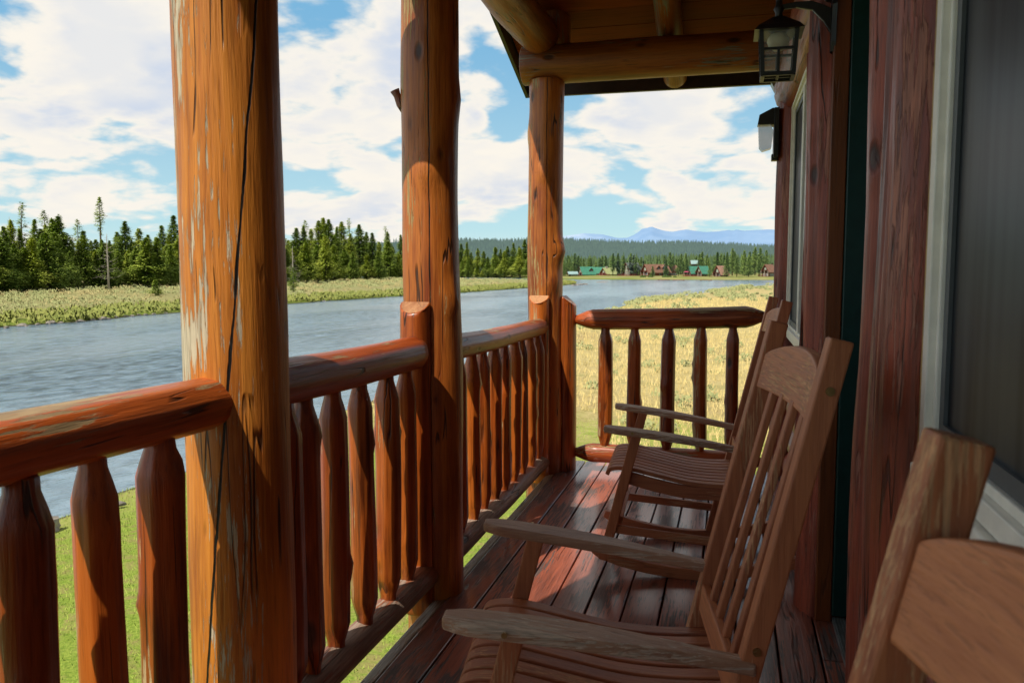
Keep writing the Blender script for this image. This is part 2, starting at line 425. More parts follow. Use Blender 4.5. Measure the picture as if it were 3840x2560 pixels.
# ------------------------------------------------------------------ porch posts
def porch_post(name, x, y, r0, r1, top, mat, label, seed, lean=0, **kw):
    e = empty(name, (x, y, -3.5)); tag(e, label, 'porch post', 'log posts holding up the porch roof')
    log('trunk', (x - lean * .5, y, -3.5), (x + lean * .5, y, top), r0, r1, mat, e, seed=seed, **kw)
    return e
p1 = porch_post('porch_post', PX, 1.78, .133, .121, 2.72, M['post_near'], 'thick weathered orange log post nearest the camera, split by a long dark crack', 1, lump=.012, bend=.004, seg=64)
p2 = porch_post('porch_post', PX, 3.17, .122, .113, 2.72, M['post'], 'middle log porch post with a broken branch stub high on its left side', 2, lump=.05, bend=.012, seg=48,
                knots=[(3.5 + 1.72, -1.3, .016, .06), (3.5 + 1.2, -.5, .014, .05), (3.5 + 2.0, 0, .012, .06)])
p3 = porch_post('porch_post', PX, 5.30, .125, .112, 2.53, M['post'], 'far corner log post under the end of the cross beam', 5, lump=.07, bend=.02, seg=48,
                knots=[(3.5 + 1.95, -1.4, .02, .05), (3.5 + 1.45, -.4, .03, .06), (3.5 + 2.2, 2.9, .015, .08), (3.5 + 1.25, -1.0, .018, .05)])
sb = Geo(); c = Vector((-1.285, 3.14, 2.02))
sb.tube([c + Vector((.03, 0, -.06)), c + Vector((-.002, 0, -.03)), c + Vector((-.016, 0, .0)), c + Vector((-.024, -.005, .02))], [.03, .020, .015, .020], 10)
sb.obj('branch_stub', M['bottom'], p2, smooth=True, loc=p2.location).location = (0, 0, 0)
for ob in list(p2.children):
    if ob.name.startswith('branch'): 
        for v in ob.data.vertices: v.co -= Vector(p2.location)

# ------------------------------------------------------------------ railings
def railing(name, loc, label, top, bot, bals, halfposts=(), r=.066, seed=0, prof=None, rb=.055, balr=.047, ends=None, bm='bottom'):
    e = empty(name, loc); tag(e, label, 'railing', 'log railings around the balcony')
    log('top_rail', top[0], top[1], r, r, M['rail'], e, seed=seed, lump=.06, bend=.012, prof=prof, facet=.07, seg=40, endmat=M['endcut'] if ends else None)
    log('bottom_rail', bot[0], bot[1], rb, rb, M[bm], e, seed=seed + 1, lump=.07, bend=.01, prof=prof, facet=.05)
    for i, (x, y) in enumerate(bals):
        t = ((Vector((x, y, 0)) - Vector((top[0][0], top[0][1], 0))).length) / max(.01, (Vector((top[1][0], top[1][1], 0)) - Vector((top[0][0], top[0][1], 0))).length)
        zt = top[0][2] + (top[1][2] - top[0][2]) * t - r * .75; zb = bot[0][2] + (bot[1][2] - bot[0][2]) * t + rb * .6
        j = lambda a: rnd.uniform(-a, a)
        rr = balr * rnd.uniform(.9, 1.12)
        kn = [(rnd.uniform(.15, .8), rnd.uniform(0, 6.28), rnd.uniform(.006, .016), rnd.uniform(.018, .035)) for _ in range(rnd.choice([1, 2, 3, 4]))]
        log('baluster', (x + j(.006), y + j(.008), zb), (x + j(.006), y + j(.008), zt), rr * rnd.uniform(.98, 1.06), rr * rnd.uniform(.93, 1.0), M['baluster'], e,
            seed=seed * 13 + i + 3, lump=.07, bend=.012, prof=lambda z, L: tenon(z, L, .06, .60), knots=kn, facet=.14, seg=30, ring=.03)
    for (x, y, zt, hd, rr, slant) in halfposts:
        hv = Vector(hd)
        cf = lambda px_, py_, L, hv=hv, slant=slant, rr=rr: L + slant * (px_ * hv.x + py_ * hv.y) - .002
        log('half_log', (x, y, -.05), (x, y, zt), rr, rr * .97, M['baluster'], e, seed=seed + 77 + int(y * 9), lump=.02, bend=.004, half=hd, cutfn=cf, endmat=M['endcut'], seg=36, ring=.02)
    return e
def end_taper(z, L):
    d = min(z, L - z); return min(1, .28 + d / .12 * .72)
zt = 1.027
railing('log_railing', (PX, 0, 0), 'log railing section nearest the camera, its red-orange top rail ending in the thick post',
        [(PX, -1.2, 1.035), (PX, 1.74, 1.025)], [(PX, -1.2, .10), (PX, 1.72, .10)], [(PX, y) for y in (-.9, -.7, -.5, -.3, -.1, .1, .3, .49, .66, .80, .965, 1.115, 1.30, 1.49)], seed=11, r=.060)
railing('log_railing', (PX, 2.5, 0), 'middle log railing section between the thick post and the post with a branch stub',
        [(PX, 1.84, 1.025), (PX, 2.96, 1.012)], [(PX, 1.84, .11), (PX, 3.1, .10)], [(PX, 1.98), (PX, 2.11), (PX, 2.28), (PX, 2.475), (PX, 2.69), (PX, 2.875)],
        halfposts=[(PX - .026, 3.05, 1.205, (0, 1), .064, .75)], seed=21, r=.064, balr=.046)
railing('log_railing', (PX, 4.3, 0), 'far side log railing section running from the middle post to the corner post',
        [(PX, 3.25, .992), (PX, 5.16, .962)], [(PX, 3.25, .085), (PX, 5.2, .08)], [(PX, 3.5 + .195 * k) for k in range(9)],
        halfposts=[(PX - .015, 5.19, 1.165, (0, 1), .068, .75)], seed=31, r=.056, balr=.043)
railing('log_railing', (-.3, 5.35, 0), 'end log railing across the far end of the balcony, facing the dry meadow',
        [(-1.0, 5.36, .997), (.235, 5.36, 1.040)], [(-1.0, 5.36, .118), (.24, 5.36, .118)], [(-.783, 5.36), (-.587, 5.36), (-.374, 5.36), (-.169, 5.36), (.026, 5.36)],
        halfposts=[(-1.058, 5.36, 1.16, (-1, 0), .085, .8)], seed=41, bm='rail', prof=end_taper, r=.068, rb=.062, balr=.046)

# ------------------------------------------------------------------ porch roof
def ceil_z(y): return 2.925 - .35 * (y - 5.3)
RIDGE = 2.0
g = Geo()
for (ya, yb) in ((-5.9, RIDGE), (RIDGE, 4.85)):
    f = lambda y: ceil_z(y) if y >= RIDGE else ceil_z(RIDGE) - 1.3 * (RIDGE - y) / (RIDGE + 6.0)
    za, zb_ = f(ya), f(yb)
    g.add([(-1.215, ya, 2.78), (-1.215, yb, 2.78), (-1.215, yb, zb_), (-1.215, ya, za), (-1.19, ya, 2.78), (-1.19, yb, 2.78), (-1.19, yb, zb_), (-1.19, ya, za)], [(0, 3, 2, 1), (4, 5, 6, 7), (0, 1, 5, 4), (1, 2, 6, 5), (2, 3, 7, 6), (3, 0, 4, 7)])
GABLE = g  # infill added above the header log to keep sky light off the porch
roof = empty('porch_roof', (-.4, 3.5, 2.9)); tag(roof, 'porch roof with brown board ceiling, log rafters and dark eave edge', 'roof')
g = Geo()
yy = 5.93; k = 0
dl = .178 / math.sqrt(1 + .35 ** 2)
while yy > RIDGE:
    y1 = yy - dl + .006
    a, b = ceil_z(yy), ceil_z(y1)
    dz = rnd.uniform(-.002, .002)
    x0, x1 = -1.44, .75
    v = [(x0, y1, b + dz), (x1, y1, b + dz), (x1, yy, a + dz), (x0, yy, a + dz), (x0, y1, b + .03), (x1, y1, b + .03), (x1, yy, a + .03), (x0, yy, a + .03)]
    g.add(v, [(0, 3, 2, 1), (4, 5, 6, 7), (0, 1, 5, 4), (1, 2, 6, 5), (2, 3, 7, 6), (3, 0, 4, 7)])
    yy -= dl
g.obj('ceiling_boards', M['ceil'], roof, loc=(0, 0, 0))
def slab(geo, x0, x1, ya, za, yb, zb, t):
    geo.add([(x0, ya, za), (x1, ya, za), (x1, yb, zb), (x0, yb, zb), (x0, ya, za + t), (x1, ya, za + t), (x1, yb, zb + t), (x0, yb, zb + t)],
            [(0, 3, 2, 1), (4, 5, 6, 7), (0, 1, 5, 4), (1, 2, 6, 5), (2, 3, 7, 6), (3, 0, 4, 7)])
g = Geo(); slab(g, -1.45, .9, RIDGE, ceil_z(RIDGE) + .034, 5.98, ceil_z(5.98) + .034, .05)
slab(g, -1.45, .9, -6.0, ceil_z(RIDGE) - 1.3, RIDGE, ceil_z(RIDGE) + .034, .05)
g.obj('roof_panel', M['roofmetal'], roof, loc=(0, 0, 0))
g = Geo(); g.box((-1.45, 5.95, ceil_z(5.95) - .125), (.42, 5.985, ceil_z(5.95) + .09))
slab(g, -1.475, -1.451, RIDGE, ceil_z(RIDGE) - .07, 5.99, ceil_z(5.99) - .11, .19)
g.obj('fascia', M['fascia'], roof, loc=(0, 0, 0))
GABLE.obj('gable_light_block', M['ceil'], roof, loc=(0, 0, 0))
for xx, seed in ((-.40, 3), (.62, 9)):
    z_ = lambda y: ceil_z(y) - .082
    log('rafter', (xx, 2.1, z_(2.1)), (xx, 5.90, z_(5.90)), .088, .078, M['beam'], roof, seed=seed, lump=.04, bend=.01)
g = Geo()
g.add([(.22, 5.90, 2.60), (.33, 5.90, 2.60), (.30, 5.90, 2.45), (.22, 6.02, 2.60), (.33, 6.02, 2.60), (.30, 6.02, 2.45)], [(0, 1, 2), (3, 5, 4), (0, 2, 5, 3), (1, 4, 5, 2), (0, 3, 4, 1)])
g.add([(.30, 5.80, 2.58), (.39, 5.80, 2.58), (.37, 5.80, 2.40), (.30, 5.88, 2.58), (.39, 5.88, 2.58), (.37, 5.88, 2.40)], [(0, 1, 2), (3, 5, 4), (0, 2, 5, 3), (1, 4, 5, 2), (0, 3, 4, 1)])
g.obj('flashing', M['galv'], roof, loc=(0, 0, 0))
for o in roof.children:
    if o.location.length < 1e-6 or o.name.split('.')[0] in ('ceiling_boards', 'roof_panel', 'fascia', 'flashing', 'gable_light_block'):
        o.location = -Vector(roof.location)

def single_log(name, label, cat, *a, **k):
    group = k.pop('group', None)
    o = log(name, *a, **k); tag(o, label, cat, group); return o
single_log('cross_beam', 'golden brown cross beam log resting on the far corner post', 'beam', (-1.32, 5.30, 2.635), (.42, 5.30, 2.635), .122, .118, M['beam'], seed=51, lump=.02, bend=.006, endmat=M['endcut'], seg=48)
single_log('header_log', 'peeling brown header log above the river side posts, sloping in from the top edge', 'beam', (-1.2, -5.8, 2.80), (-1.19, 5.24, 2.80), .125, .12, M['beam'], seed=53, lump=.07, bend=.02, endmat=M['endcut'], seg=40)
single_log('king_post', 'short upright log standing on the cross beam above the far corner post', 'post', (-1.12, 5.32, 2.74), (-1.12, 5.32, 2.95), .1, .1, M['beam'], seed=54)
single_log('shade_log', 'unseen log added under the roof to shade the top of the middle post', 'beam', (-1.62, 2.66, 2.65), (.4, 2.66, 2.65), .155, .15, M['beam'], seed=55)  # log added out of view to throw shade on the middle post

# ------------------------------------------------------------------ log house wall
house = empty('log_house', (.5, 3, 0)); tag(house, 'dark red log house wall beside the balcony with green door frame and white windows', 'house')
def hlog(name, p0, p1, r0, r1, seed, mat='wall', **k):
    return log(name, p0, p1, r0, r1, M[mat], house, seed=seed, lump=.03, bend=.015, carve=.09, seg=56, ring=.035, **k)
def hobj(g, name, mat, **k):
    o = g.obj(name, mat, house, loc=(0, 0, 0), **k); o.location = -Vector(house.location); return o
# corner log, logs between far window and door, logs between door and near window
hlog('wall_log', (.385, 5.63, -.3), (.385, 5.63, 2.9), .115, .11, 61)
for k, (yy, rr) in enumerate([(3.385, .13), (3.61, .11), (3.83, .11), (4.04, .11), (4.22, .10)]):
    hlog('wall_log', (.43 if k else .405, yy, -.05), (.43 if k else .405, yy, 2.36), rr, rr * .97, 62 + k)
for k, (yy, rr, xx) in enumerate([(2.27, .085, .405), (2.10, .09, .42), (1.91, .12, .435)]):
    hlog('wall_log', (xx, yy, -.05), (xx, yy, 2.9), rr, rr * .97, 72 + k)
# horizontal header above window and door
hlog('header_log', (.395, 5.78, 2.47), (.395, 2.15, 2.47), .145, .14, 80)
hlog('header_log', (.45, 5.78, 2.70), (.45, 2.15, 2.70), .13, .13, 81)
# logs below the windows
for k, zz in enumerate((.08, .29, .50, .71)):
    hlog('wall_log', (.455, 1.66, zz), (.455, -1.6, zz), .11, .11, 84 + k)
    hlog('wall_log', (.455, 5.55, zz), (.455, 4.3, zz), .11, .11, 90 + k)
# jamb and door
g = Geo(); g.box((.340, 3.235, 0), (.396, 3.30, 2.35))
hobj(g, 'door_jamb', M['jamb'], bevel=.004)
door = Geo(); door.box((.397, 3.22, .03), (.50, 3.26, 2.36)); door.box((.43, 2.354, .03), (.50, 2.40, 2.36)); door.box((.43, 2.4, 2.30), (.50, 3.22, 2.36)); door.box((.470, 2.4, .03), (.53, 3.22, 2.30))
hobj(door, 'door', M['green'], bevel=.004)
g = Geo(); g.box((.40, 2.36, .002), (.50, 3.235, .02))
for k in range(8): g.box((.405 + k * .011, 2.362, .02), (.410 + k * .011, 3.233, .024))
hobj(g, 'door_threshold', M['galv'])
# interior blocker behind everything
g = Geo(); g.box((.62, -5.6, -.3), (.66, 5.6, 4.2)); hobj(g, 'inner_wall', M['inside'])
for k in range(14): hlog('wall_log', (.47, -1.62, .08 + .21 * k), (.47, -5.6, .08 + .21 * k), .11, .11, 120 + k)
# far window
def window(y0, y1, z0, z1, x, split, glass_first):
    g = Geo(); w = .038
    g.box((x - .02, y0, z0), (x + .022, y0 + w, z1)); g.box((x - .02, y1 - w, z0), (x + .022, y1, z1))
    g.box((x - .02, y0 + w, z0), (x + .022, y1 - w, z0 + w)); g.box((x - .02, y0 + w, z1 - w), (x + .022, y1 - w, z1))
    g.box((x - .008, split - .022, z0 + w), (x + .02, split + .022, z1 - w))
    # inner stop
    for a, b in ((y0 + w, split - .022), (split + .022, y1 - w)):
        g.box((x - .006, a, z0 + w), (x + .018, a + .018, z1 - w)); g.box((x - .006, b - .018, z0 + w), (x + .018, b, z1 - w))
        g.box((x - .006, a + .018, z0 + w), (x + .018, b - .018, z0 + w + .018)); g.box((x - .006, a + .018, z1 - w - .018), (x + .018, b - .018, z1 - w))
    fr = hobj(g, 'window', M['white'], bevel=.003)
    for i, (a, b) in enumerate(((y0 + w, split - .022), (split + .022, y1 - w))):
        isg = (i == 0) == glass_first
        g = Geo(); g.box((x + .010, a + .014, z0 + w + .014), (x + .014, b - .014, z1 - w - .014))
        o = g.obj('pane' if isg else 'insect_screen', M['glass'] if isg else M['screen'], fr, loc=(0, 0, 0)); o.location = (0, 0, 0)
        if not isg:
            g = Geo(); a2, b2, c2, d2 = a + .02, b - .02, z0 + w + .02, z1 - w - .02
            for (p, q) in (((a2, c2), (a2 + .03, d2)), ((b2 - .03, c2), (b2, d2)), ((a2 + .03, c2), (b2 - .03, c2 + .03)), ((a2 + .03, d2 - .03), (b2 - .03, d2))):
                g.box((x + .002, p[0], p[1]), (x + .0095, q[0], q[1]))
            o = g.obj('screen_frame', M['greyframe'], fr, loc=(0, 0, 0)); o.location = (0, 0, 0)
    return fr
window(4.33, 5.53, .93, 2.36, .365, 4.78, True)
window(-1.35, 1.755, .955, 2.6, .385, .4, True)
g = Geo(); g.box((.352, -1.4, .925), (.47, 1.76, .952)); hobj(g, 'window_sill', M['white'], bevel=.004)
g = Geo(); g.box((.352, 4.33, .90), (.44, 5.53, .928)); hobj(g, 'window_sill', M['white'], bevel=.004)
for a, b in (((.362, -1.4, .905), (.46, 1.76, .923)), ((.366, 1.757, .93), (.40, 1.768, 2.7)), ((.335, 4.33, 2.362), (.40, 5.5, 2.385))):
    g = Geo(); g.box(a, b); hobj(g, 'caulk_line', M['caulk'])

# ------------------------------------------------------------------ wall lamps
def lantern():
    L = Vector((.15, 3.26, 0)); zb, ztp = 2.035, 2.195
    e = empty('wall_lantern', (.30, 3.42, 2.3)); tag(e, 'black iron lantern with divided glass hanging from a bracket on the log wall', 'wall lamp')
    def ob(g, n, m, **k):
        o = g.obj(n, m, e, loc=(0, 0, 0), **k); o.location = -Vector(e.location); return o
    s, st = .062, .050   # half widths, top wider
    g = Geo(); T = .0055
    def P(sx, sy, t):    # point on the tapered cage
        h = s * (1 - t) * .86 + s * t; return Vector((L.x + sx * h, L.y + sy * h, zb + (ztp - zb) * t))
    def bar(a, b, t=T): g.tube([a, b], t * 1.5, 4)
    for sx in (-1, 1):
        for sy in (-1, 1): bar(P(sx, sy, 0), P(sx, sy, 1), .0068)
    for t in (0, .99):
        for (a, b) in (((-1, -1), (1, -1)), ((1, -1), (1, 1)), ((1, 1), (-1, 1)), ((-1, 1), (-1, -1))): bar(P(*a, t), P(*b, t), .0065)
    for (a, b) in (((-1, -1), (1, -1)), ((1, -1), (1, 1)), ((1, 1), (-1, 1)), ((-1, 1), (-1, -1))):
        bar(P(*a, .55), P(*b, .55), .0045)
        m0 = (P(*a, 0) + P(*b, 0)) / 2; m1 = (P(*a, .55) + P(*b, .55)) / 2; bar(m0, m1, .0045)
    c0 = P(-1, 0, 0); bar(P(0, -1, 0) , P(0, 1, 0), .004); bar(P(-1, 0, 0), P(1, 0, 0), .004)
    ob(g, 'lantern_frame', M['black'])
    g = Geo(); h1 = .086; 
    v = [(L.x + a * h1, L.y + b * h1, ztp - .008) for a, b in ((-1, -1), (1, -1), (1, 1), (-1, 1))] + [(L.x + a * .07, L.y + b * .07, ztp + .012) for a, b in ((-1, -1), (1, -1), (1, 1), (-1, 1))] + \
        [(L.x + a * .02, L.y + b * .02, ztp + .05) for a, b in ((-1, -1), (1, -1), (1, 1), (-1, 1))]
    g.add(v, [(3, 2, 1, 0), (0, 1, 5, 4), (1, 2, 6, 5), (2, 3, 7, 6), (3, 0, 4, 7), (4, 5, 9, 8), (5, 6, 10, 9), (6, 7, 11, 10), (7, 4, 8, 11), (8, 9, 10, 11)])
    ob(g, 'lantern_roof', M['black'])
    g = Geo(); zz = ztp + .045
    g.tube([(L.x, L.y, zz), (L.x, L.y, zz + .02), (L.x, L.y, zz + .035), (L.x, L.y, zz + .05), (L.x, L.y, zz + .075), (L.x, L.y, zz + .095), (L.x, L.y, zz + .10)], [.018, .012, .02, .013, .011, .019, .008], 12)
    ob(g, 'finial', M['black'], smooth=True)
    g = Geo()   # sweeping bracket
    arm = [(L.x + .01, zz + .045, .012), (L.x + .06, zz + .05, .014), (L.x + .115, zz + .045, .022), (L.x + .155, zz + .02, .04), (L.x + .182, zz - .005, .062), (L.x + .196, zz - .02, .08)]
    V = []; F = []
    for i, (x_, z_, hh) in enumerate(arm):
        for (dy, dz) in ((-.009, hh * .45), (.009, hh * .45), (.009, -hh), (-.009, -hh)): V.append((x_, L.y + dy, z_ + dz))
    for i in range(len(arm) - 1):
        for k in range(4): F.append((i * 4 + k, i * 4 + (k + 1) % 4, (i + 1) * 4 + (k + 1) % 4, (i + 1) * 4 + k))
    F += [(3, 2, 1, 0), tuple(4 * (len(arm) - 1) + k for k in range(4))]
    g.add(V, F)
    g.tube([(L.x + .175, L.y, zz + .05), (L.x + .18, L.y, zz + .085), (L.x + .17, L.y, zz + .10)], [.02, .015, .008], 8)
    ob(g, 'bracket', M['black'], bevel=.003)
    g = Geo(); xb = L.x + .196
    prof = [(-.135, .018), (-.10, .03), (-.02, .036), (.03, .05), (.06, .036), (.085, .03), (.10, .012)]
    V = [(xb, L.y - w, zz + z_) for z_, w in prof] + [(xb, L.y + w, zz + z_) for z_, w in prof] + [(xb - .016, L.y - w * .8, zz + z_ * .95) for z_, w in prof] + [(xb - .016, L.y + w * .8, zz + z_ * .95) for z_, w in prof]
    n = len(prof); F = []
    for i in range(n - 1):
        F += [(2 * n + i, 2 * n + i + 1, 3 * n + i + 1, 3 * n + i), (i, i + n, i + 1 + n, i + 1), (i, i + 1, 2 * n + i + 1, 2 * n + i), (n + i, 3 * n + i, 3 * n + i + 1, n + i + 1)]
    g.add(V, F); ob(g, 'back_plate', M['black'])
    g = Geo()
    for (a, b) in (((-1, -1), (1, -1)), ((1, -1), (1, 1)), ((1, 1), (-1, 1)), ((-1, 1), (-1, -1))):
        p = [P(a[0] * .97, a[1] * .97, .01), P(b[0] * .97, b[1] * .97, .01), P(b[0] * .97, b[1] * .97, .98), P(a[0] * .97, a[1] * .97, .98)]; g.add(p, [(0, 1, 2, 3)])
    ob(g, 'glass_panes', M['lampglass'])
    g = Geo(); g.tube([(L.x, L.y, ztp), (L.x, L.y, ztp - .02), (L.x, L.y, ztp - .035), (L.x, L.y, ztp - .055), (L.x, L.y, ztp - .066), (L.x, L.y, ztp - .070)], [.018, .036, .040, .032, .016, .003], 16)
    ob(g, 'bulb', M['bulb'], smooth=True)
lantern()
e = empty('wall_lamp', (.27, 5.63, 2.15)); tag(e, 'black wall lamp with white glass sides on the far corner log', 'wall lamp')
def lob(g, n, m, **k):
    o = g.obj(n, m, e, loc=(0, 0, 0), **k); o.location = -Vector(e.location); return o
g = Geo(); g.box((.245, 5.55, 2.035), (.275, 5.69, 2.345)); g.box((.235, 5.585, 2.02), (.275, 5.655, 2.06))
hood = [(.145, 2.245), (.155, 2.305), (.235, 2.345), (.262, 2.345), (.262, 2.235), (.225, 2.245)]
V = [(x_, 5.565, z_) for x_, z_ in hood] + [(x_, 5.675, z_) for x_, z_ in hood]; n = 6
g.add(V, [tuple(range(n)), tuple(reversed(range(n, 2 * n)))] + [(i, i + n, (i + 1) % n + n, (i + 1) % n) for i in range(n)])
lob(g, 'lamp_body', M['black'], bevel=.003)
g = Geo(); pr_ = [(.150, 2.243), (.158, 2.105), (.178, 2.082), (.232, 2.098), (.243, 2.20), (.225, 2.243)]
V = [(x_, 5.572, z_) for x_, z_ in pr_] + [(x_, 5.668, z_) for x_, z_ in pr_]
g.add(V, [tuple(range(n)), tuple(reversed(range(n, 2 * n)))] + [(i, i + n, (i + 1) % n + n, (i + 1) % n) for i in range(n)])
lob(g, 'lamp_glass', M['milk'], bevel=.003)

# ------------------------------------------------------------------ rocking chairs  (local: x forward, y to the side, z up)
def curve(pts, n=16):
    out = []
    P = [Vector(p) for p in pts]; P = [P[0] * 2 - P[1]] + P + [P[-1] * 2 - P[-2]]
    m = len(P) - 3
    for i in range(m):
        for k in range(n // m + 1):
            t = k / (n // m + 1); a, b, c, d = P[i:i + 4]
            q = .5 * ((2 * b) + (c - a) * t + (2 * a - 5 * b + 4 * c - d) * t * t + (3 * b - a - 3 * c + d) * t ** 3); out.append((q.x, q.y))
    out.append((P[-2].x, P[-2].y)); return out
def make_chair():
    e = empty('rocking_chair')
    def ob(g, n, m, parent=None, bevel=.004): 
        o = g.obj(n, M[m], None, bevel=bevel); o.parent = parent or e; return o
    postx = lambda z: -.42 + (1.2 - z) * .236
    for s in (-1, 1):
        g = Geo(); g.sweep([(postx(1.2), 1.2), (postx(.6), .6), (postx(.05), .05)], .038, .044, lat0=s * .262)
        o = ob(g, 'back_post', 'chair')
        for zb in (1.105, .60):
            b = Geo(); yb = s * .283; b.tube([(postx(zb) - .002, yb - s * .002, zb), (postx(zb) - .002, yb + s * .0015, zb)], .0085, 12)
            b.tube([(postx(zb) - .002, yb, zb), (postx(zb) - .002, yb + s * .003, zb)], .005, 8)
            ob(b, 'bolt', 'bolt', o, bevel=None)
        g = Geo(); g.sweep([(.185, .625), (.325, .06)], .036, .044, lat0=s * .272); ob(g, 'front_leg', 'chair')
        # arm: wide rounded front, narrow rear, splayed
        n = 22; V = []; F = []
        xs = []
        for i in range(n + 1):
            t = i / n; x_ = .325 - .605 * t
            hw = .043 if t > .12 else .043 * math.sqrt(max(0.0, 1 - ((.12 - t) / .12) ** 2) * .75 + .25 * (t / .12) ** .5)
            hw = max(hw, .02)
            hw *= 1 if t < .45 else 1 - .52 * min(1, (t - .45) / .4) ** 1.2
            cy = s * (.302 - .035 * t); z_ = .648 - .085 * t + .008 * math.sin(t * 3.1)
            th = .013
            xs.append((x_, cy, hw, z_))
            V += [(x_, cy - hw, z_ + th), (x_, cy + hw, z_ + th), (x_, cy + hw, z_ - th), (x_, cy - hw, z_ - th)]
        for i in range(n):
            for k in range(4): F.append((i * 4 + k, (i + 1) * 4 + k, (i + 1) * 4 + (k + 1) % 4, i * 4 + (k + 1) % 4))
        F += [(0, 1, 2, 3), tuple(4 * n + k for k in (3, 2, 1, 0))]
        g = Geo(); g.add(V, F); a = ob(g, 'arm', 'arm', bevel=.006)
        b = Geo(); b.tube([(.2, s * .342, .640), (.2, s * .347, .640)], .006, 10); ob(b, 'bolt', 'bolt', a, bevel=None)
        # rocker
        g = Geo(); g.sweep(curve([(.37, .105), (.22, .055), (0, .025), (-.2, .035), (-.42, .085), (-.56, .135)], 20), .034, [.03] + [.048] * 30, lat0=s * .272)
        ob(g, 'rocker', 'chairx')
        g = Geo(); g.sweep([(.285, .20), (-.19, .165)], .022, .036, lat0=s * .268); ob(g, 'stretcher', 'chairx')
        g = Geo(); g.sweep(curve([(.225, .425), (.1, .395), (-.05, .372), (-.265, .372)], 12), .022, .055, lat0=s * .242); ob(g, 'seat_rail', 'chairx')
    seatc = curve([(.315, .432), (.295, .458), (.22, .462), (.10, .438), (-.03, .412), (-.15, .404), (-.255, .408)], 18)
    for k in range(9):
        g = Geo(); g.sweep(seatc, .044, .018, lat0=-.224 + k * .056); ob(g, 'seat_slat', 'chairx', bevel=.003)
    for a, b in (((.235, .40), (.235, .36)), ((-.20, .38), (-.20, .335)), ((.25, .25), (.258, .215))):
        g = Geo(); g.sweep([a, b], .5, .022); ob(g, 'cross_rail', 'chairy')
    # crest with arched top
    n = 24; V = []; F = []
    for i in range(n + 1):
        y_ = -.243 + .486 * i / n; u = abs(y_) / .243
        top = 1.122 + .038 * max(0, 1 - u * u) ** .8
        for (z_, dx) in ((1.04, 0), (top, 0)):
            x_ = postx(z_) + .006 - .02 * (1 - u * u)
            V += [(x_ + .011, y_, z_), (x_ - .011, y_, z_)]
    for i in range(n):
        a = i * 4; b = a + 4
        F += [(a, b, b + 2, a + 2), (a + 1, a + 3, b + 3, b + 1), (a + 2, b + 2, b + 3, a + 3), (a, a + 1, b + 1, b)]
    F += [(0, 2, 3, 1), (4 * n, 4 * n + 1, 4 * n + 3, 4 * n + 2)]
    g = Geo(); g.add(V, F); ob(g, 'crest_rail', 'chairy', bevel=.004)
    g = Geo(); g.sweep([(postx(.50), .53), (postx(.47) + .0, .46)], .488, .022); ob(g, 'lower_back_rail', 'chairy')
    for k in range(4):
        yy = -.15 + k * .1
        g = Geo(); g.sweep([(postx(.50) + .002, .50), (postx(1.05) - .008, 1.05)], .030, .016, lat0=yy); ob(g, 'back_slat', 'chair', bevel=.003)
    return e
def copy_tree(o, parent=None):
    c = o.copy(); col.objects.link(c); c.parent = parent
    for ch in list(o.children): copy_tree(ch, c)
    return c
proto = make_chair()
spots = [((-.256, 1.83, .0), -9, 'middle wooden rocking chair beside the green door, with greyed front edges on its arms'),
         ((-.205, 3.82, .0), -3, 'farthest wooden rocking chair, in front of the end railing'),
         ((-.198, .382, .0), -9, 'nearest wooden rocking chair, cut off at the lower right corner')]
for i, (loc, yw, lab) in enumerate(spots):
    o = proto if i == 0 else copy_tree(proto)
    o.location = loc; o.rotation_euler = (0, 0, math.pi - R(yw))
    tag(o, lab, 'rocking chair', 'wooden rocking chairs lined up along the balcony')
# ================================================================== the river valley
WZ = -3.67
def interp(x, pts):
    if x <= pts[0][0]: return pts[0][1]
    for (a, b), (c, d) in zip(pts, pts[1:]):
        if x <= c: return b + (d - b) * (x - a) / (c - a)
    return pts[-1][1]
NEAR = [(-400, -13.4), (60, -13.2), (107, -14.2), (130, -13.5), (150, -10), (200, -2), (238, 3.5), (262, 14), (285, 40), (300, 90), (330, 400), (331, 3000)]
LEFT = [(-400, -61), (67, -60.3), (83, -62.2), (107, -62.6), (133, -60.2), (168, -55.5), (216, -53), (247, -50.5), (285, -51.5), (300, -56), (318, -75), (345, -120), (380, -240), (420, -900)]
FAR = [(-900, 640), (-240, 530), (-136, 480), (-73, 407), (-30, 403), (20, 408), (70, 395), (200, 400), (1500, 480)]
def wob(a, s): return noise.noise(Vector((a * s, 3.1, 7.7)))
def land_d(x, y):
    dn = x - interp(y, NEAR) + .5 * wob(y, .35) + .35 * wob(y, 1.3) if y < 331 else -60
    dl = interp(y, LEFT) - x + 1.2 * wob(y, .11) + .5 * wob(y, .6) if y < 420 else -60
    df = y - interp(x, FAR) + 3 * wob(x, .03) + 1. * wob(x, .2)
    return dn, dl, df
def ground(x, y):
    dn, dl, df = land_d(x, y)
    d = max(dn, dl, df)
    if d < 0: return WZ + max(-1.6, d * .22)
    n = noise.noise(Vector((x * .08, y * .08, 0))) * .18 + noise.noise(Vector((x * .4, y * .4, 3))) * .07
    f = 1 - math.exp(-d / 1.6)
    if d == dn: h = .42 * f + min(d, 30) / 30 * .35
    elif d == dl: h = .5 * f + min(d, 70) / 70 * 1.1
    else: h = .7 * f + min(d, 40) / 40 * .9 + max(0, min(d - 80, 900)) * .012
    return WZ + h + n * min(1, d / 4)
def hit(px, py, lo=3., hi=2500.):
    d = ray(px, py); o = Vector((0, 0, CAMZ)); t = lo
    while t < hi:
        p = o + d * t
        if p.z < ground(p.x, p.y): return Vector((p.x, p.y, ground(p.x, p.y)))
        t *= 1.006
    p = o + d * hi; return p
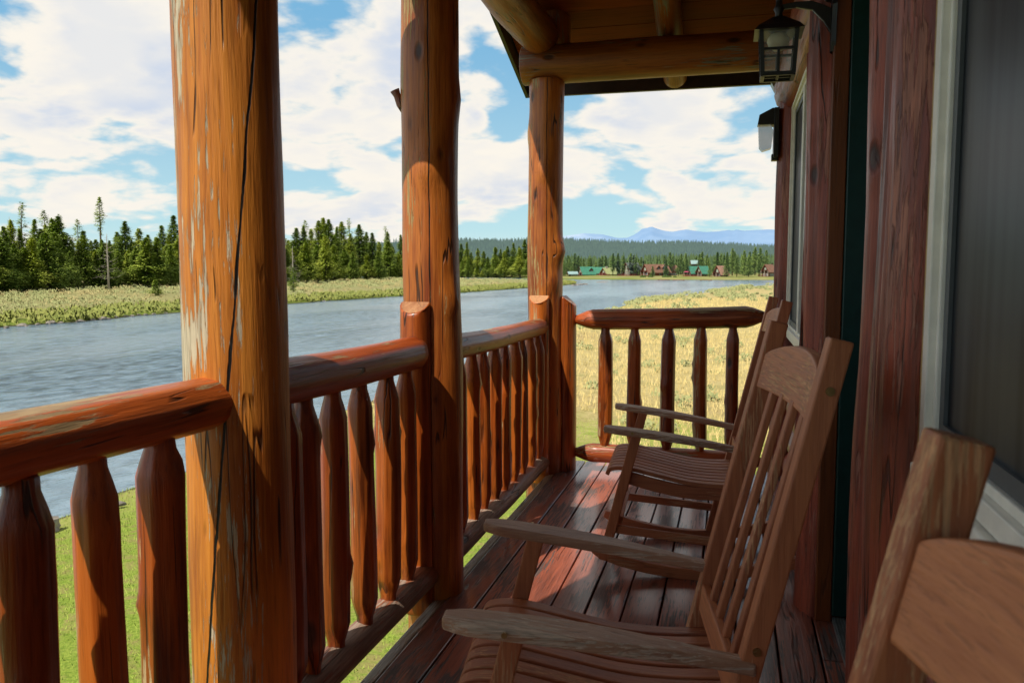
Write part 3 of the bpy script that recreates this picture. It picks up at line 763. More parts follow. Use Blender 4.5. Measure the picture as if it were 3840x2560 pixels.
def graded(bands):
    out = []
    for a, b, st in bands:
        n = max(1, round((b - a) / st)); out += [a + (b - a) * i / n for i in range(n)]
    return out + [bands[-1][1]]
xs = graded([(-12000, -2000, 2500), (-2000, -400, 200), (-400, -130, 15), (-130, -66, 3), (-66, -48, .45), (-48, -17, 4), (-17, -10, .3), (-10, 25, 1.2), (25, 120, 5), (120, 400, 20), (400, 2400, 250), (2400, 12000, 2500)])
ys = graded([(-3000, -200, 400), (-200, -20, 20), (-20, 60, 1.), (60, 320, 1.6), (320, 385, 6), (385, 440, 1.8), (440, 700, 12), (700, 2000, 130), (2000, 16000, 2000)])
V = []; F = []
nx, ny = len(xs), len(ys)
for yv in ys:
    for xv in xs: V.append((xv, yv, ground(xv, yv)))
for j in range(ny - 1):
    for i in range(nx - 1): F.append((j * nx + i, j * nx + i + 1, (j + 1) * nx + i + 1, (j + 1) * nx + i))
def ground_mat():
    m, nt, bs = new_mat('meadow_and_lawn')
    geo = nt.node('ShaderNodeNewGeometry'); P = geo.outputs['Position']
    x, y, z = nt.sep(P)[:3]
    n0 = nt.noise(P, .07, 4, .6); n1 = nt.noise(P, .5, 5, .6); n2 = nt.noise(P, 4, 6, .7); n3 = nt.noise(P, 22, 4, .7)
    lawn = nt.mix(nt.ramp(n3, .3, .7), (.13, .21, .022), (.28, .36, .055))
    lawn = nt.mix(nt.ramp(nt.math('ADD', n2, nt.math('MULTIPLY', n1, .6)), .72, 1.0), lawn, (.27, .24, .08))
    dry = nt.mix(nt.ramp(n2, .3, .7), (.36, .29, .12), (.54, .45, .21))
    dry = nt.mix(nt.ramp(n1, .50, .72, 0, .7), dry, (.21, .22, .07))
    dry = nt.mix(nt.ramp(n0, .5, .7, 0, .5), dry, (.30, .20, .11))
    bank = nt.mix(nt.ramp(n2, .35, .7), (.20, .20, .08), (.34, .31, .14))
    bank = nt.mix(nt.ramp(n1, .52, .68), bank, (.30, .27, .10))
    green = nt.mix(nt.ramp(n2, .3, .7), (.09, .15, .02), (.20, .24, .04))
    far = nt.mix(nt.ramp(n0, .4, .6), (.20, .22, .06), (.27, .26, .10))
    c = nt.mix(nt.ramp(nt.math('ADD', y, nt.math('MULTIPLY', nt.math('SUBTRACT', n1, .5), 14)), 17, 27), lawn, dry)
    c = nt.mix(nt.ramp(nt.math('ADD', x, nt.math('MULTIPLY', nt.math('SUBTRACT', n1, .5), 3)), -13.5, -10.5, 1, 0), c, nt.mix(.5, dry, lawn))
    c = nt.mix(nt.ramp(x, -42, -46), c, bank)
    c = nt.mix(nt.ramp(y, 330, 360), c, far)
    c = nt.mix(nt.math('MULTIPLY', nt.ramp(x, -42, -46), nt.ramp(nt.math('ADD', z, nt.math('MULTIPLY', n1, .35)), WZ + .55, WZ + .85, 1, 0)), c, green)
    # trodden path in the meadow
    path = nt.math('ABSOLUTE', nt.math('SUBTRACT', x, nt.math('ADD', nt.math('MULTIPLY', nt.math('SINE', nt.math('MULTIPLY', y, .06)), 1.5), nt.math('MULTIPLY', y, .12))))
    pm = nt.math('MULTIPLY', nt.ramp(path, .5, 1.4, .7, 0), nt.ramp(y, 12, 20))
    pm = nt.math('MULTIPLY', pm, nt.ramp(x, -30, -28))
    c = nt.mix(pm, c, (.40, .33, .17))
    wet = nt.ramp(z, WZ + .02, WZ + .14, 1, 0)
    c = nt.mix(wet, c, (.06, .055, .035))
    setp(nt, bs, color=c, rough=.9, spec=.15, normal=nt.bump(nt.math('ADD', n3, nt.math('MULTIPLY', n2, 2)), .6, .06))
    return m
gm = ground_mat()
tag(mk('ground', V, F, gm), kind='structure')

def water_mat():
    m, nt, bs = new_mat('river_water')
    geo = nt.node('ShaderNodeNewGeometry'); P = geo.outputs['Position']
    Pr = nt.mapping(P, rot=(0, 0, R(12)), scale=(1.0, .55, 1))
    a = nt.noise(Pr, 1.7, 6, .62, .4); b = nt.noise(Pr, .33, 4, .6, .3); c2 = nt.noise(nt.mapping(P, scale=(1, .12, 1)), .09, 3, .5)
    cs = nt.noise(Pr, 5.5, 3, .6)
    h = nt.math('ADD', nt.math('ADD', nt.math('MULTIPLY', a, .5), nt.math('MULTIPLY', b, .6)), nt.math('MULTIPLY', cs, .12))
    c = nt.mix(nt.ramp(nt.math('ADD', nt.math('MULTIPLY', a, .6), nt.math('MULTIPLY', c2, .4)), .40, .60), (.020, .055, .095), (.17, .265, .345))
    calm = nt.ramp(nt.noise(nt.mapping(P, rot=(0, 0, R(8)), scale=(1, .3, 1)), .06, 4, .6, .8), .42, .6)
    c = nt.mix(nt.math('MULTIPLY', calm, .55), c, (.20, .285, .35))
    h = nt.math('MULTIPLY', h, nt.math('SUBTRACT', 1.15, nt.math('MULTIPLY', calm, .6)))
    setp(nt, bs, color=c, rough=.16, spec=.30, normal=nt.bump(h, .9, .42))
    return m
wx = graded([(-3000, -100, 500), (-100, 40, 10), (40, 3000, 500)]); wy = graded([(-1500, 0, 300), (0, 700, 20)])
V = [(a, b, WZ) for b in wy for a in wx]; F = [(j * len(wx) + i, j * len(wx) + i + 1, (j + 1) * len(wx) + i + 1, (j + 1) * len(wx) + i) for j in range(len(wy) - 1) for i in range(len(wx) - 1)]
tag(mk('river_water', V, F, water_mat()), kind='structure')

# ------------------------------------------------------------------ hills and mountains
def range_mesh(name, prof, D0, D1, ybase, mat, rough, steps=22, dpx=14, x0=-900, x1=4600, seed=0):
    V = []; F = []; cols = int((x1 - x0) / dpx)
    for j in range(steps + 4):
        for i in range(cols + 1):
            px = x0 + i * dpx; t = min(1, j / steps)
            y = interp(px, prof); D = D0 + (D1 - D0) * t
            a = ray(px, 1010); u = Vector((a.x, a.y, 0)).normalized()
            top = (1010 - y) / 3110 * D1
            base = -ybase
            k = t ** 1.25
            z = base + (top - base) * k
            nn = noise.fractal(Vector((px * .006, t * 3.1, seed)), 1.0, 2.1, 5)
            z += rough * nn * (top - base) * math.sin(min(1, t * 1.0) * math.pi) 
            if j > steps: D = D1 + (j - steps) * (D1 * .12); z = top - (j - steps) * (top * .4 + 20)
            V.append((u.x * D, u.y * D, z + CAMZ))
    for j in range(steps + 3):
        for i in range(cols): F.append((j * (cols + 1) + i, j * (cols + 1) + i + 1, (j + 1) * (cols + 1) + i + 1, (j + 1) * (cols + 1) + i))
    return mk(name, V, F, mat)
def hill_mat(name, a, b, patch, haze, haze_glow, sc_):
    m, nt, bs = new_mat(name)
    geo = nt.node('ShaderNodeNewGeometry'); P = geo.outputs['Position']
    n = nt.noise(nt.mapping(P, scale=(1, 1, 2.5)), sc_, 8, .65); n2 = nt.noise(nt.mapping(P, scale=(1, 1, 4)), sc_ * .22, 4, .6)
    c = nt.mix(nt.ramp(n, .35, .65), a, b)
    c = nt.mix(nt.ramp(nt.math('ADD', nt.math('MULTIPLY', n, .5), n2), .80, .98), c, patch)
    setp(nt, bs, color=c, rough=1.0, spec=0., emit=haze, emits=haze_glow)  # distance haze put in as emission, beside bluish base colours
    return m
MTN = [(-900, 975), (1000, 975), (1500, 960), (1740, 915), (2000, 897), (2110, 887), (2190, 876), (2260, 881), (2312, 894), (2350, 894), (2372, 885), (2392, 873), (2405, 861), (2425, 858), (2441, 853), (2465, 862), (2490, 869), (2520, 873), (2546, 868), (2572, 865), (2600, 870), (2645, 875), (2690, 873), (2718, 870), (2728, 868), (2745, 872), (2758, 867), (2785, 872), (2830, 870), (2880, 868), (2960, 874), (3060, 866), (3300, 880), (4600, 900)]
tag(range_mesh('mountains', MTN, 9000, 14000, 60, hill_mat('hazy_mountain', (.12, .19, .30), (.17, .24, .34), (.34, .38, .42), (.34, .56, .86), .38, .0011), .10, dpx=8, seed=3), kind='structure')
HILL = [(-900, 975), (640, 970), (1040, 930), (1400, 912), (1740, 906), (1850, 909), (2100, 903), (2200, 910), (2330, 915), (2420, 917), (2560, 917), (2640, 921), (2720, 925), (2800, 932), (2900, 934), (3200, 928), (4600, 925)]
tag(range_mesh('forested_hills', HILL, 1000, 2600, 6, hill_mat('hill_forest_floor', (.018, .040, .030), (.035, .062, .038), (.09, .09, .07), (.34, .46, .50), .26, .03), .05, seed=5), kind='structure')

# ------------------------------------------------------------------ foliage materials
def leaf_mat(name, a, b, haze=None, haze_glow=0.0, sc_=.6):
    m, nt, bs = new_mat(name)
    geo = nt.node('ShaderNodeNewGeometry'); P = geo.outputs['Position']
    oi = nt.node('ShaderNodeObjectInfo').outputs['Random']
    n = nt.noise(P, sc_, 3, .6)
    f = nt.math('ADD', nt.ramp(n, .3, .7), nt.math('MULTIPLY', nt.math('SUBTRACT', oi, .5), .9), clamp=True)
    c = nt.mix(f, a, b)
    isl = geo.outputs['Random Per Island'] if 'Random Per Island' in geo.outputs else oi
    c = nt.mix(nt.math('MULTIPLY', isl, .45), c, tuple(min(1, v * 1.9) for v in b))
    kw = dict(color=c, rough=.75, spec=.15)
    if haze: kw.update(emit=haze, emits=haze_glow)  # air haze imitated by a faint glow of the far needles
    setp(nt, bs, **kw)
    return m
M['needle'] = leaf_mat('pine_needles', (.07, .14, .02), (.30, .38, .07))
M['needle_yellow'] = leaf_mat('yellow_green_needles', (.13, .22, .025), (.42, .47, .08))  # paler, yellower needle colour for some of the pines
M['needle_blue'] = leaf_mat('blue_spruce_needles', (.08, .13, .10), (.17, .24, .19))
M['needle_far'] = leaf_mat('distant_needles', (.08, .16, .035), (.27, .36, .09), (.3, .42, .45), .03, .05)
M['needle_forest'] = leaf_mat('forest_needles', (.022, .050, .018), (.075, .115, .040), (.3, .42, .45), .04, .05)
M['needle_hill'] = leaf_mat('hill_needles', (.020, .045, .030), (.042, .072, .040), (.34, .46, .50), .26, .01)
M['bark'] = flat('grey_pine_bark', (.10, .075, .05), .9, scale=6)
M['deadwood'] = flat('bleached_dead_wood', (.34, .30, .25), .9, scale=6)
M['sage'] = leaf_mat('sagebrush_leaves', (.17, .195, .08), (.29, .30, .13), sc_=.4)
M['sagew'] = leaf_mat('dry_shrub_leaves', (.22, .20, .09), (.34, .29, .13), sc_=.4)
M['fringe'] = leaf_mat('green_bank_grass', (.10, .145, .03), (.21, .225, .06), sc_=.5)
M['blade'] = leaf_mat('lawn_blades', (.11, .19, .02), (.27, .33, .06), sc_=2.)
M['blade_dry'] = leaf_mat('dry_grass_blades', (.33, .26, .09), (.52, .41, .17), sc_=.5)
M['bush'] = leaf_mat('round_bush_leaves', (.04, .085, .02), (.10, .15, .04), sc_=2.)
M['rock'] = flat('riverbank_rock', (.22, .195, .165), .85, var=.4, scale=3, bump=.6)

def tri(V, F, p, a, b, out=None):
    n = len(V); V += [p - a, p + a, p + b]
    if out is not None and (a.cross(b)).dot(out) < 0: F.append((n, n + 2, n + 1))
    else: F.append((n, n + 1, n + 2))
def soft_normals(o, fn):
    """foliage cards shaded with the direction they grow in, as a leafy mass catches light"""
    me = o.data
    me.normals_split_custom_set_from_vertices([tuple(fn(v.co).normalized()) for v in me.vertices])
def pine_mesh(kind, H, rr, N, seed, leaf=.32):
    rd = random.Random(seed); V = []; F = []; B = Geo()
    zb = {'full': .05, 'tall': .18, 'sparse': .35, 'top': .55}[kind] * H
    for k in range(N):
        t = rd.random() ** (.85 if kind != 'top' else .7); z = zb + (H - zb) * t * .985
        env = {'full': (1 - t) ** .88 * 1.12 * (.6 + .4 * min(1, t * 7)), 'tall': (1 - t) ** .78 * 1.1 * (.35 + .65 * min(1, t * 3)), 'sparse': (1 - t) ** .5 * (.5 + .5 * min(1, t * 2)), 'top': (1 - t) ** .5 * (.5 + .5 * min(1, t * 2))}[kind]
        clump = .62 + .5 * noise.noise(Vector((z * .55, seed * 3.3, 0))) + .0
        az = rd.random() * 6.283
        clump += .35 * noise.noise(Vector((math.cos(az) * 1.4, math.sin(az) * 1.4 + seed, z * .5)))
        L = rr * env * max(.15, clump) * rd.uniform(.65, 1.25) + .12
        dx, dy = math.cos(az), math.sin(az)
        droop = rd.uniform(-.30, .12) if t < .75 else rd.uniform(.0, .6)
        ns = max(2, int(L / leaf * 2.0))
        if rd.random() < .12 and kind != 'full' or L > 1.2 and rd.random() < .08:
            B.tube([(0, 0, z), (dx * L * .9, dy * L * .9, z + droop * L)], [.03, .01], 3, cap=False)
        for i in range(ns):
            u = (i + rd.random()) / ns; u = .25 + .75 * u
            p = Vector((dx * L * u, dy * L * u, z + droop * L * u + rd.uniform(-.1, .1)))
            s = leaf * rd.uniform(.6, 1.2) * (1.15 - .45 * u)
            e = Vector((dx, dy, 0)) * s * rd.uniform(.6, 1.2) + Vector((rd.uniform(-.5, .5), rd.uniform(-.5, .5), rd.uniform(-.15, .55))) * s
            w = Vector((-dy, dx, 0)) * s * .42 + Vector((0, 0, rd.uniform(-.25, .25))) * s
            out = Vector((p.x, p.y, rr * .55)); tri(V, F, p, w, e, out)
            if rd.random() < .7:
                w2 = Vector((rd.uniform(-1, 1), rd.uniform(-1, 1), rd.uniform(-.6, .6))).normalized() * s * .38
                tri(V, F, p + Vector((0, 0, .05)), w2, Vector((rd.uniform(-.6, .6), rd.uniform(-.6, .6), rd.uniform(-.2, .9))) * s * .8, out)
    T = Geo(); T.tube([(0, 0, -.3), (.02, 0, H * .3), (-.03, .03, H * .65), (0, 0, H * .97)], [.018 * H, .014 * H, .008 * H, .002 * H], 7)
    T.add(B.v, B.f)
    return (V, F), (T.v, T.f)
def snag_mesh(H, seed):
    rd = random.Random(seed); T = Geo()
    T.tube([(0, 0, -.3), (.05, 0, H * .4), (-.04, .05, H * .8), (.02, 0, H)], [.02 * H, .014 * H, .008 * H, .002 * H], 6)
    for k in range(46):
        z = H * rd.uniform(.2, .97); az = rd.random() * 6.28; L = (H - z) * .28 * rd.uniform(.5, 1.3) + .25; d = Vector((math.cos(az), math.sin(az), 0))
        p1_ = Vector((0, 0, z)) + d * L * .6 + Vector((0, 0, rd.uniform(-.1, .2) * L)); p2_ = Vector((0, 0, z)) + d * L + Vector((0, 0, rd.uniform(-.25, .5) * L))
        T.tube([(0, 0, z), p1_, p2_], [.035, .022, .008], 4, cap=False)
        for _ in range(2): T.tube([p1_, p1_ + Vector((rd.uniform(-.5, .5), rd.uniform(-.5, .5), rd.uniform(-.1, .5))) * L * .6], [.018, .005], 3, cap=False)
    return T
def make_tree(name, kind, H, rr, N, seed, mat, leaf=.32):
    e = empty(name); (a, b), (c, d) = pine_mesh(kind, H, rr, N, seed, leaf)
    o = mk('crown', a, b, M[mat]); o.parent = e
    soft_normals(o, lambda c: Vector((c.x, c.y, rr * .45)).normalized() + .45 * Vector((noise.noise(c * 1.5), noise.noise(c * 1.5 + Vector((9, 0, 0))), noise.noise(c * 1.5 + Vector((0, 9, 0))))))
    t = mk('trunk', c, d, M['bark']); t.parent = e
    return e
def place_tree(proto_, used, p, H, baseH, label, group, seed, cat='pine tree', wide=1.0):
    e = proto_ if proto_.name not in used else copy_tree(proto_)
    used.add(e.name); rd = random.Random(seed)
    s = H / baseH
    e.location = p; e.scale = (s * wide, s * wide, s); e.rotation_euler = (rd.uniform(-.02, .02), rd.uniform(-.02, .02), rd.random() * 6.28)
    tag(e, label, cat, group); return e
full = [make_tree('pine_tree', 'full', 12, 3.6, 1250, 100 + i, 'needle_yellow' if i % 2 else 'needle') for i in range(4)]
tall = [make_tree('pine_tree', 'tall', 16, 3.3, 1150, 110 + i, 'needle' if i % 3 else 'needle_yellow') for i in range(4)]
spar = [make_tree('pine_tree', 'sparse', 16, 2.2, 200, 120 + i, 'needle') for i in range(2)]
used = set()
BASE = [(-200, 1105), (0, 1098), (180, 1088), (420, 1076), (650, 1072), (1050, 1063), (1300, 1052), (1500, 1045), (1750, 1040), (1990, 1037)]
TOPS = [(-200, 850), (0, 862), (60, 880), (150, 870), (200, 850), (260, 868), (330, 870), (420, 880), (500, 868), (560, 855), (640, 850), (800, 860), (1050, 862), (1100, 860), (1150, 845), (1215, 840), (1260, 860), (1350, 875), (1440, 868), (1505, 885), (1600, 890), (1735, 905), (1800, 925), (1850, 935), (1900, 905), (1990, 900)]
TL = 'pine in the dense dark green row along the meadow across the river'
def tree_px(px, basey, topy, pool, bh, label, group, seed, **k):
    p = hit(px, basey); D = math.hypot(p.x, p.y)
    H = (CAMZ - p.z) + (1010 - topy) / 3110 * D
    return place_tree(pool, used, p, H, bh, label, group, seed, **k)
rt = random.Random(5)
def tline_label(px):
    if px < 660: return 'green pine in the thick tree row across the river, left of the nearest porch post', 'pines left of the nearest post'
    if px < 1080: return 'green pine across the river in the stretch behind the nearest porch post', 'pines behind the nearest post'
    if px < 1530: return 'green pine in the tree row across the river, between the nearest and middle posts', 'pines between the first two posts'
    return 'green pine across the river, seen around the middle and corner posts', 'pines beyond the middle post'
px = -160
i = 0
while px < 1995:                       # back rows, tall
    lab, gr = tline_label(px)
    b = interp(px, BASE) - rt.uniform(3, 9); t = interp(px, TOPS) + rt.choice([-26, -6, 4, 14, 30, 44]) + rt.uniform(-6, 6)
    pool = rt.choice(tall) if rt.random() < .8 else rt.choice(full)
    tree_px(px, max(b, 1034), t, pool, 16 if pool in tall else 12, lab, gr, i, wide=rt.uniform(1.1, 1.75))
    px += rt.uniform(18, 34) * (1.0 if px < 1500 else .8); i += 1
px = -140
while px < 1995:                       # front row, fuller and lower
    lab, gr = tline_label(px)
    b = interp(px, BASE) + rt.uniform(-1, 5); t = interp(px, TOPS) + rt.uniform(25, 85)
    tree_px(px, b, t, rt.choice(full), 12, lab, gr, 500 + i, wide=rt.uniform(1.35, 1.9)); px += rt.uniform(30, 54) * (1.0 if px < 1500 else .6); i += 1
topt = make_tree('pine_tree', 'top', 16, 1.5, 240, 131, 'needle')
tree_px(383, 1068, 770, topt, 16, 'very tall thin pine rising high above the others, its foliage only near the top', None, 901)
tree_px(88, 1080, 792, spar[0], 16, 'tall sparse greyish pine sticking out above the row at the far left', None, 902)
tree_px(182, 1078, 815, spar[1], 16, 'tall narrow pine just right of the sparse greyish pine at the far left', None, 903)
for k, (px, t) in enumerate([(232, 828), (300, 842), (1055, 836), (1145, 830), (1311, 822), (1215, 822), (1446, 850)]):
    tree_px(px, interp(px, BASE) - 8, t, spar[k % 2], 16, 'slender see-through pine top standing above the tree row across the river', 'slender pines above the tree row', 910 + k)
for k, (px, b, t, lab) in enumerate([(1100, 1095, 925, 'bleached dead tree with a green skirt, alone near the bank right of the nearest post'), (408, 1090, 890, 'grey dead snag standing in front of the pines left of the nearest post'), (48, 1085, 842, 'thin bare grey snag among the leftmost pines')]):
    e = empty('dead_tree'); T = snag_mesh(12, 300 + k); o = mk('trunk', T.v, T.f, M['deadwood']); o.parent = e
    if k == 0:
        (a, b_), _ = pine_mesh('full', 6.5, 2.6, 300, 77); o = mk('crown', a, b_, M['needle']); o.parent = e
    p = hit(px, b); D = math.hypot(p.x, p.y); H = (CAMZ - p.z) + (1010 - t) / 3110 * D
    e.location = p; e.scale = (H / 12,) * 3; tag(e, lab, 'dead tree')
small = make_tree('young_pine', 'full', 5, 2.0, 420, 140, 'needle_yellow', leaf=.3)
tree_px(584, 1108, 1046, small, 5, 'small round young pine standing alone in the sagebrush in front of the tree row', None, 950, wide=1.7)

# ------------------------------------------------------------------ ground cover
def shrub(V, F, p, r, h, n, rd, leaf):
    for _ in range(n):
        a = rd.random() * 6.28; u = rd.random() ** .5; zz = rd.random()
        q = p + Vector((math.cos(a) * r * u * (1.1 - .5 * zz), math.sin(a) * r * u * (1.1 - .5 * zz), h * zz))
        w = Vector((rd.uniform(-1, 1), rd.uniform(-1, 1), rd.uniform(-.4, .4))).normalized() * leaf * .4
        tri(V, F, q, w, Vector((rd.uniform(-.5, .5), rd.uniform(-.5, .5), rd.uniform(.4, 1))) * leaf, Vector((-.2, -.8, .5)))
UPN = lambda c: Vector((-.1, -.35, 1)) + .5 * Vector((noise.noise(c * 2), noise.noise(c * 2 + Vector((9, 0, 0))), 0))
rd = random.Random(21)
for nm, mat, n, dens in (('sagebrush', 'sage', 3600, .42), ('dry_brush', 'sagew', 1500, .5)):
    V = []; F = []
    for _ in range(n):
        y_ = 40 + 260 * rd.random() ** 1.35; x_ = interp(y_, LEFT) - 2.5 - rd.random() ** .8 * 75
        if noise.noise(Vector((x_ * .06, y_ * .06, 5 if nm == 'sagebrush' else 9))) < -.15: continue
        s = rd.uniform(.25, .8) * (1 + y_ / 500)
        shrub(V, F, Vector((x_, y_, ground(x_, y_))), s * 1.2, s * .7, 34, rd, .17 * (1 + y_ / 260))
    o = mk(nm, V, F, M[mat]); soft_normals(o, UPN); tag(o, 'pale sagebrush and dry shrubs on the far river bank', 'shrubs', kind='stuff')
V = []; F = []
for _ in range(3600):
    y_ = 45 + 255 * rd.random() ** 1.3; x_ = interp(y_, LEFT) + 1.2 * -wob(y_, .11) - rd.random() ** 1.8 * 6
    if land_d(x_, y_)[1] < .15: continue
    shrub(V, F, Vector((x_, y_, ground(x_, y_))), .4, .5, 8, rd, .32 * (1 + y_ / 400))
o = mk('bank_grass', V, F, M['fringe']); soft_normals(o, UPN); tag(o, 'bright green grass fringe along the water on the far bank', 'grass', kind='stuff')
V = []; F = []
for _ in range(520):
    y_ = 60 + 180 * rd.random(); x_ = interp(y_, NEAR) + .6 + rd.random() ** 2.4 * 24
    if noise.noise(Vector((x_ * .12, y_ * .05, 2))) < -.05 and rd.random() < .8: continue
    s = rd.uniform(.25, .9) * rd.uniform(.7, 1.15); shrub(V, F, Vector((x_, y_, ground(x_, y_))), s * 1.2, s * .8, 40, rd, .22 * (1 + y_ / 250))
for _ in range(70):
    y_ = 17 + 40 * rd.random(); x_ = -9 + rd.random() * 14
    s = rd.uniform(.25, .5); shrub(V, F, Vector((x_, y_, ground(x_, y_))), s, s * .8, 60, rd, .13)
o = mk('sagebrush', V, F, M['sage']); soft_normals(o, UPN); tag(o, 'grey green sagebrush clumps on the near meadow beyond the end railing', 'shrubs', kind='stuff')
V = []; F = []
for _ in range(70000):
    y_ = 11 + 120 * rd.random() ** 1.9; x_ = -13 + rd.random() ** .9 * (18 + y_ * .30)
    if y_ < 25 + 3 * noise.noise(Vector((x_ * .3, y_ * .3, 4))) and x_ < -3: continue
    if land_d(x_, y_)[0] < .3: continue
    d_ = 1 + y_ / 40
    z_ = ground(x_, y_); L = rd.uniform(.08, .24) * d_ ** .4; a = rd.random() * 6.28; w = .010 * d_
    tri(V, F, Vector((x_, y_, z_)), Vector((math.cos(a) * w, math.sin(a) * w, 0)), Vector((rd.uniform(-.4, .4) * L, rd.uniform(-.4, .4) * L, L)), Vector((-.2, -1, .3)))
o = mk('meadow_grass', V, F, M['blade_dry']); soft_normals(o, UPN); tag(o, 'golden dry meadow grass on the near bank', 'grass', kind='stuff')
V = []; F = []
for _ in range(65000):
    y_ = 1.5 + 23 * rd.random(); x_ = -13 + rd.random() * 12.5
    if land_d(x_, y_)[0] < .25: continue
    z_ = ground(x_, y_); L = rd.uniform(.03, .075); a = rd.random() * 6.28; w = .006
    tri(V, F, Vector((x_, y_, z_)), Vector((math.cos(a) * w, math.sin(a) * w, 0)), Vector((rd.uniform(-.6, .6) * L, rd.uniform(-.6, .6) * L, L)), Vector((-.2, -1, .3)))
o = mk('lawn_grass', V, F, M['blade']); soft_normals(o, UPN); tag(o, 'short green mown lawn below the balcony', 'grass', kind='stuff')

# ------------------------------------------------------------------ rocks
def rock(p, s, seed, label, group, zf=.55):
    bm = bmesh.new(); bmesh.ops.create_icosphere(bm, subdivisions=3, radius=1)
    rd = random.Random(seed); o_ = Vector((seed * 1.7, 0, 0)); sx, sy = rd.uniform(.8, 1.4), rd.uniform(.7, 1.1)
    for v in bm.verts:
        n = noise.noise(v.co * .9 + o_) * .45 + noise.noise(v.co * 2.3 + o_) * .2
        c = noise.cell(v.co * 1.3 + o_) * .12
        v.co = Vector((v.co.x * sx, v.co.y * sy, v.co.z * zf)) * (1 + n + c) * s
    me = bpy.data.meshes.new('boulder'); bm.to_mesh(me); bm.free(); me.materials.append(M['rock'])
    o = bpy.data.objects.new('boulder', me); col.objects.link(o); o.location = p; o.rotation_euler = (0, 0, rd.random() * 6)
    tag(o, label, 'rock', group)
rr_ = random.Random(3)
for k, (px, py, s) in enumerate([(25, 1228, .30), (85, 1221, .45), (100, 1215, .3), (140, 1216, .3), (195, 1212, .5), (225, 1210, .28), (250, 1190, .6), (262, 1203, .5), (300, 1205, .45), (345, 1200, .35), (370, 1192, .75), (385, 1197, .5), (405, 1196, .35), (430, 1190, .5),
                                 (470, 1186, .3), (495, 1185, .35), (520, 1181, .3), (545, 1180, .3), (575, 1178, .28), (620, 1174, .28), (1100, 1132, .45), (1118, 1128, .55), (1135, 1130, .6), (1150, 1128, .4), (1215, 1128, .35), (1235, 1126, .3), (1345, 1119, .3), (1450, 1113, .35), (1720, 1098, .3), (1765, 1094, .4)]):
    p = at_z(px, py, WZ + .05); rock((p.x, p.y, WZ + .05), s * .8, k + 1, 'pale grey rock at the waterline of the far bank', 'rocks along the far bank')
for k, (px, py) in enumerate([(2165, 1068), (2180, 1067), (2195, 1066), (2150, 1070)]):
    p = at_z(px, py, WZ + .05); rock((p.x, p.y, WZ + .05), .8, 60 + k, 'low stone at the tip of the grassy point', 'stones at the tip of the point', .4)
p = at_z(2260, 1059, WZ); rock((p.x, p.y, WZ - .1), 2.6, 71, 'flat rock bar breaking the water near the far houses', None, .14)
p = at_z(150, 1985, WZ + .3); rock((p.x, p.y, WZ + .32), .34, 80, 'large pale pinkish boulder at the edge of the lawn by the water', None)
p = at_z(450, 1895, WZ + .3); rock((p.x, p.y, WZ + .34), .10, 81, 'small pale stone on the lawn edge seen between two balusters', None)

# ------------------------------------------------------------------ lodges across the river
def pm(name, c, rough=.7, var=.2): return flat(name, c, rough, var=var, scale=1.2)
RF = dict(green=pm('green_metal_roof', (.055, .225, .15), .4), olive=pm('faded_green_roof', (.30, .33, .14), .6), grey=pm('dark_grey_roof', (.11, .13, .12)), brown=pm('brown_shingle_roof', (.20, .10, .065)), tan=pm('pinkish_tan_roof', (.33, .18, .13)), blue=pm('blue_grey_roof', (.24, .36, .36)))
WL = dict(red=pm('red_brown_log_siding', (.17, .048, .028)), brown=pm('brown_log_siding', (.12, .065, .04)), dark=pm('dark_brown_siding', (.07, .035, .03)))
TRIM = pm('pale_trim', (.52, .47, .38)); PANE = flat('distant_glass', (.12, .16, .18), .15, var=.2); PALE = pm('painted_reflection_panes', (.34, .40, .32)); REDD = pm('red_stained_deck', (.20, .035, .03)); STONE = pm('chimney_stone', (.38, .33, .28)); PINK = pm('pink_canvas', (.65, .10, .20))  # PALE: matte pale colour stands in for reflections in the panes
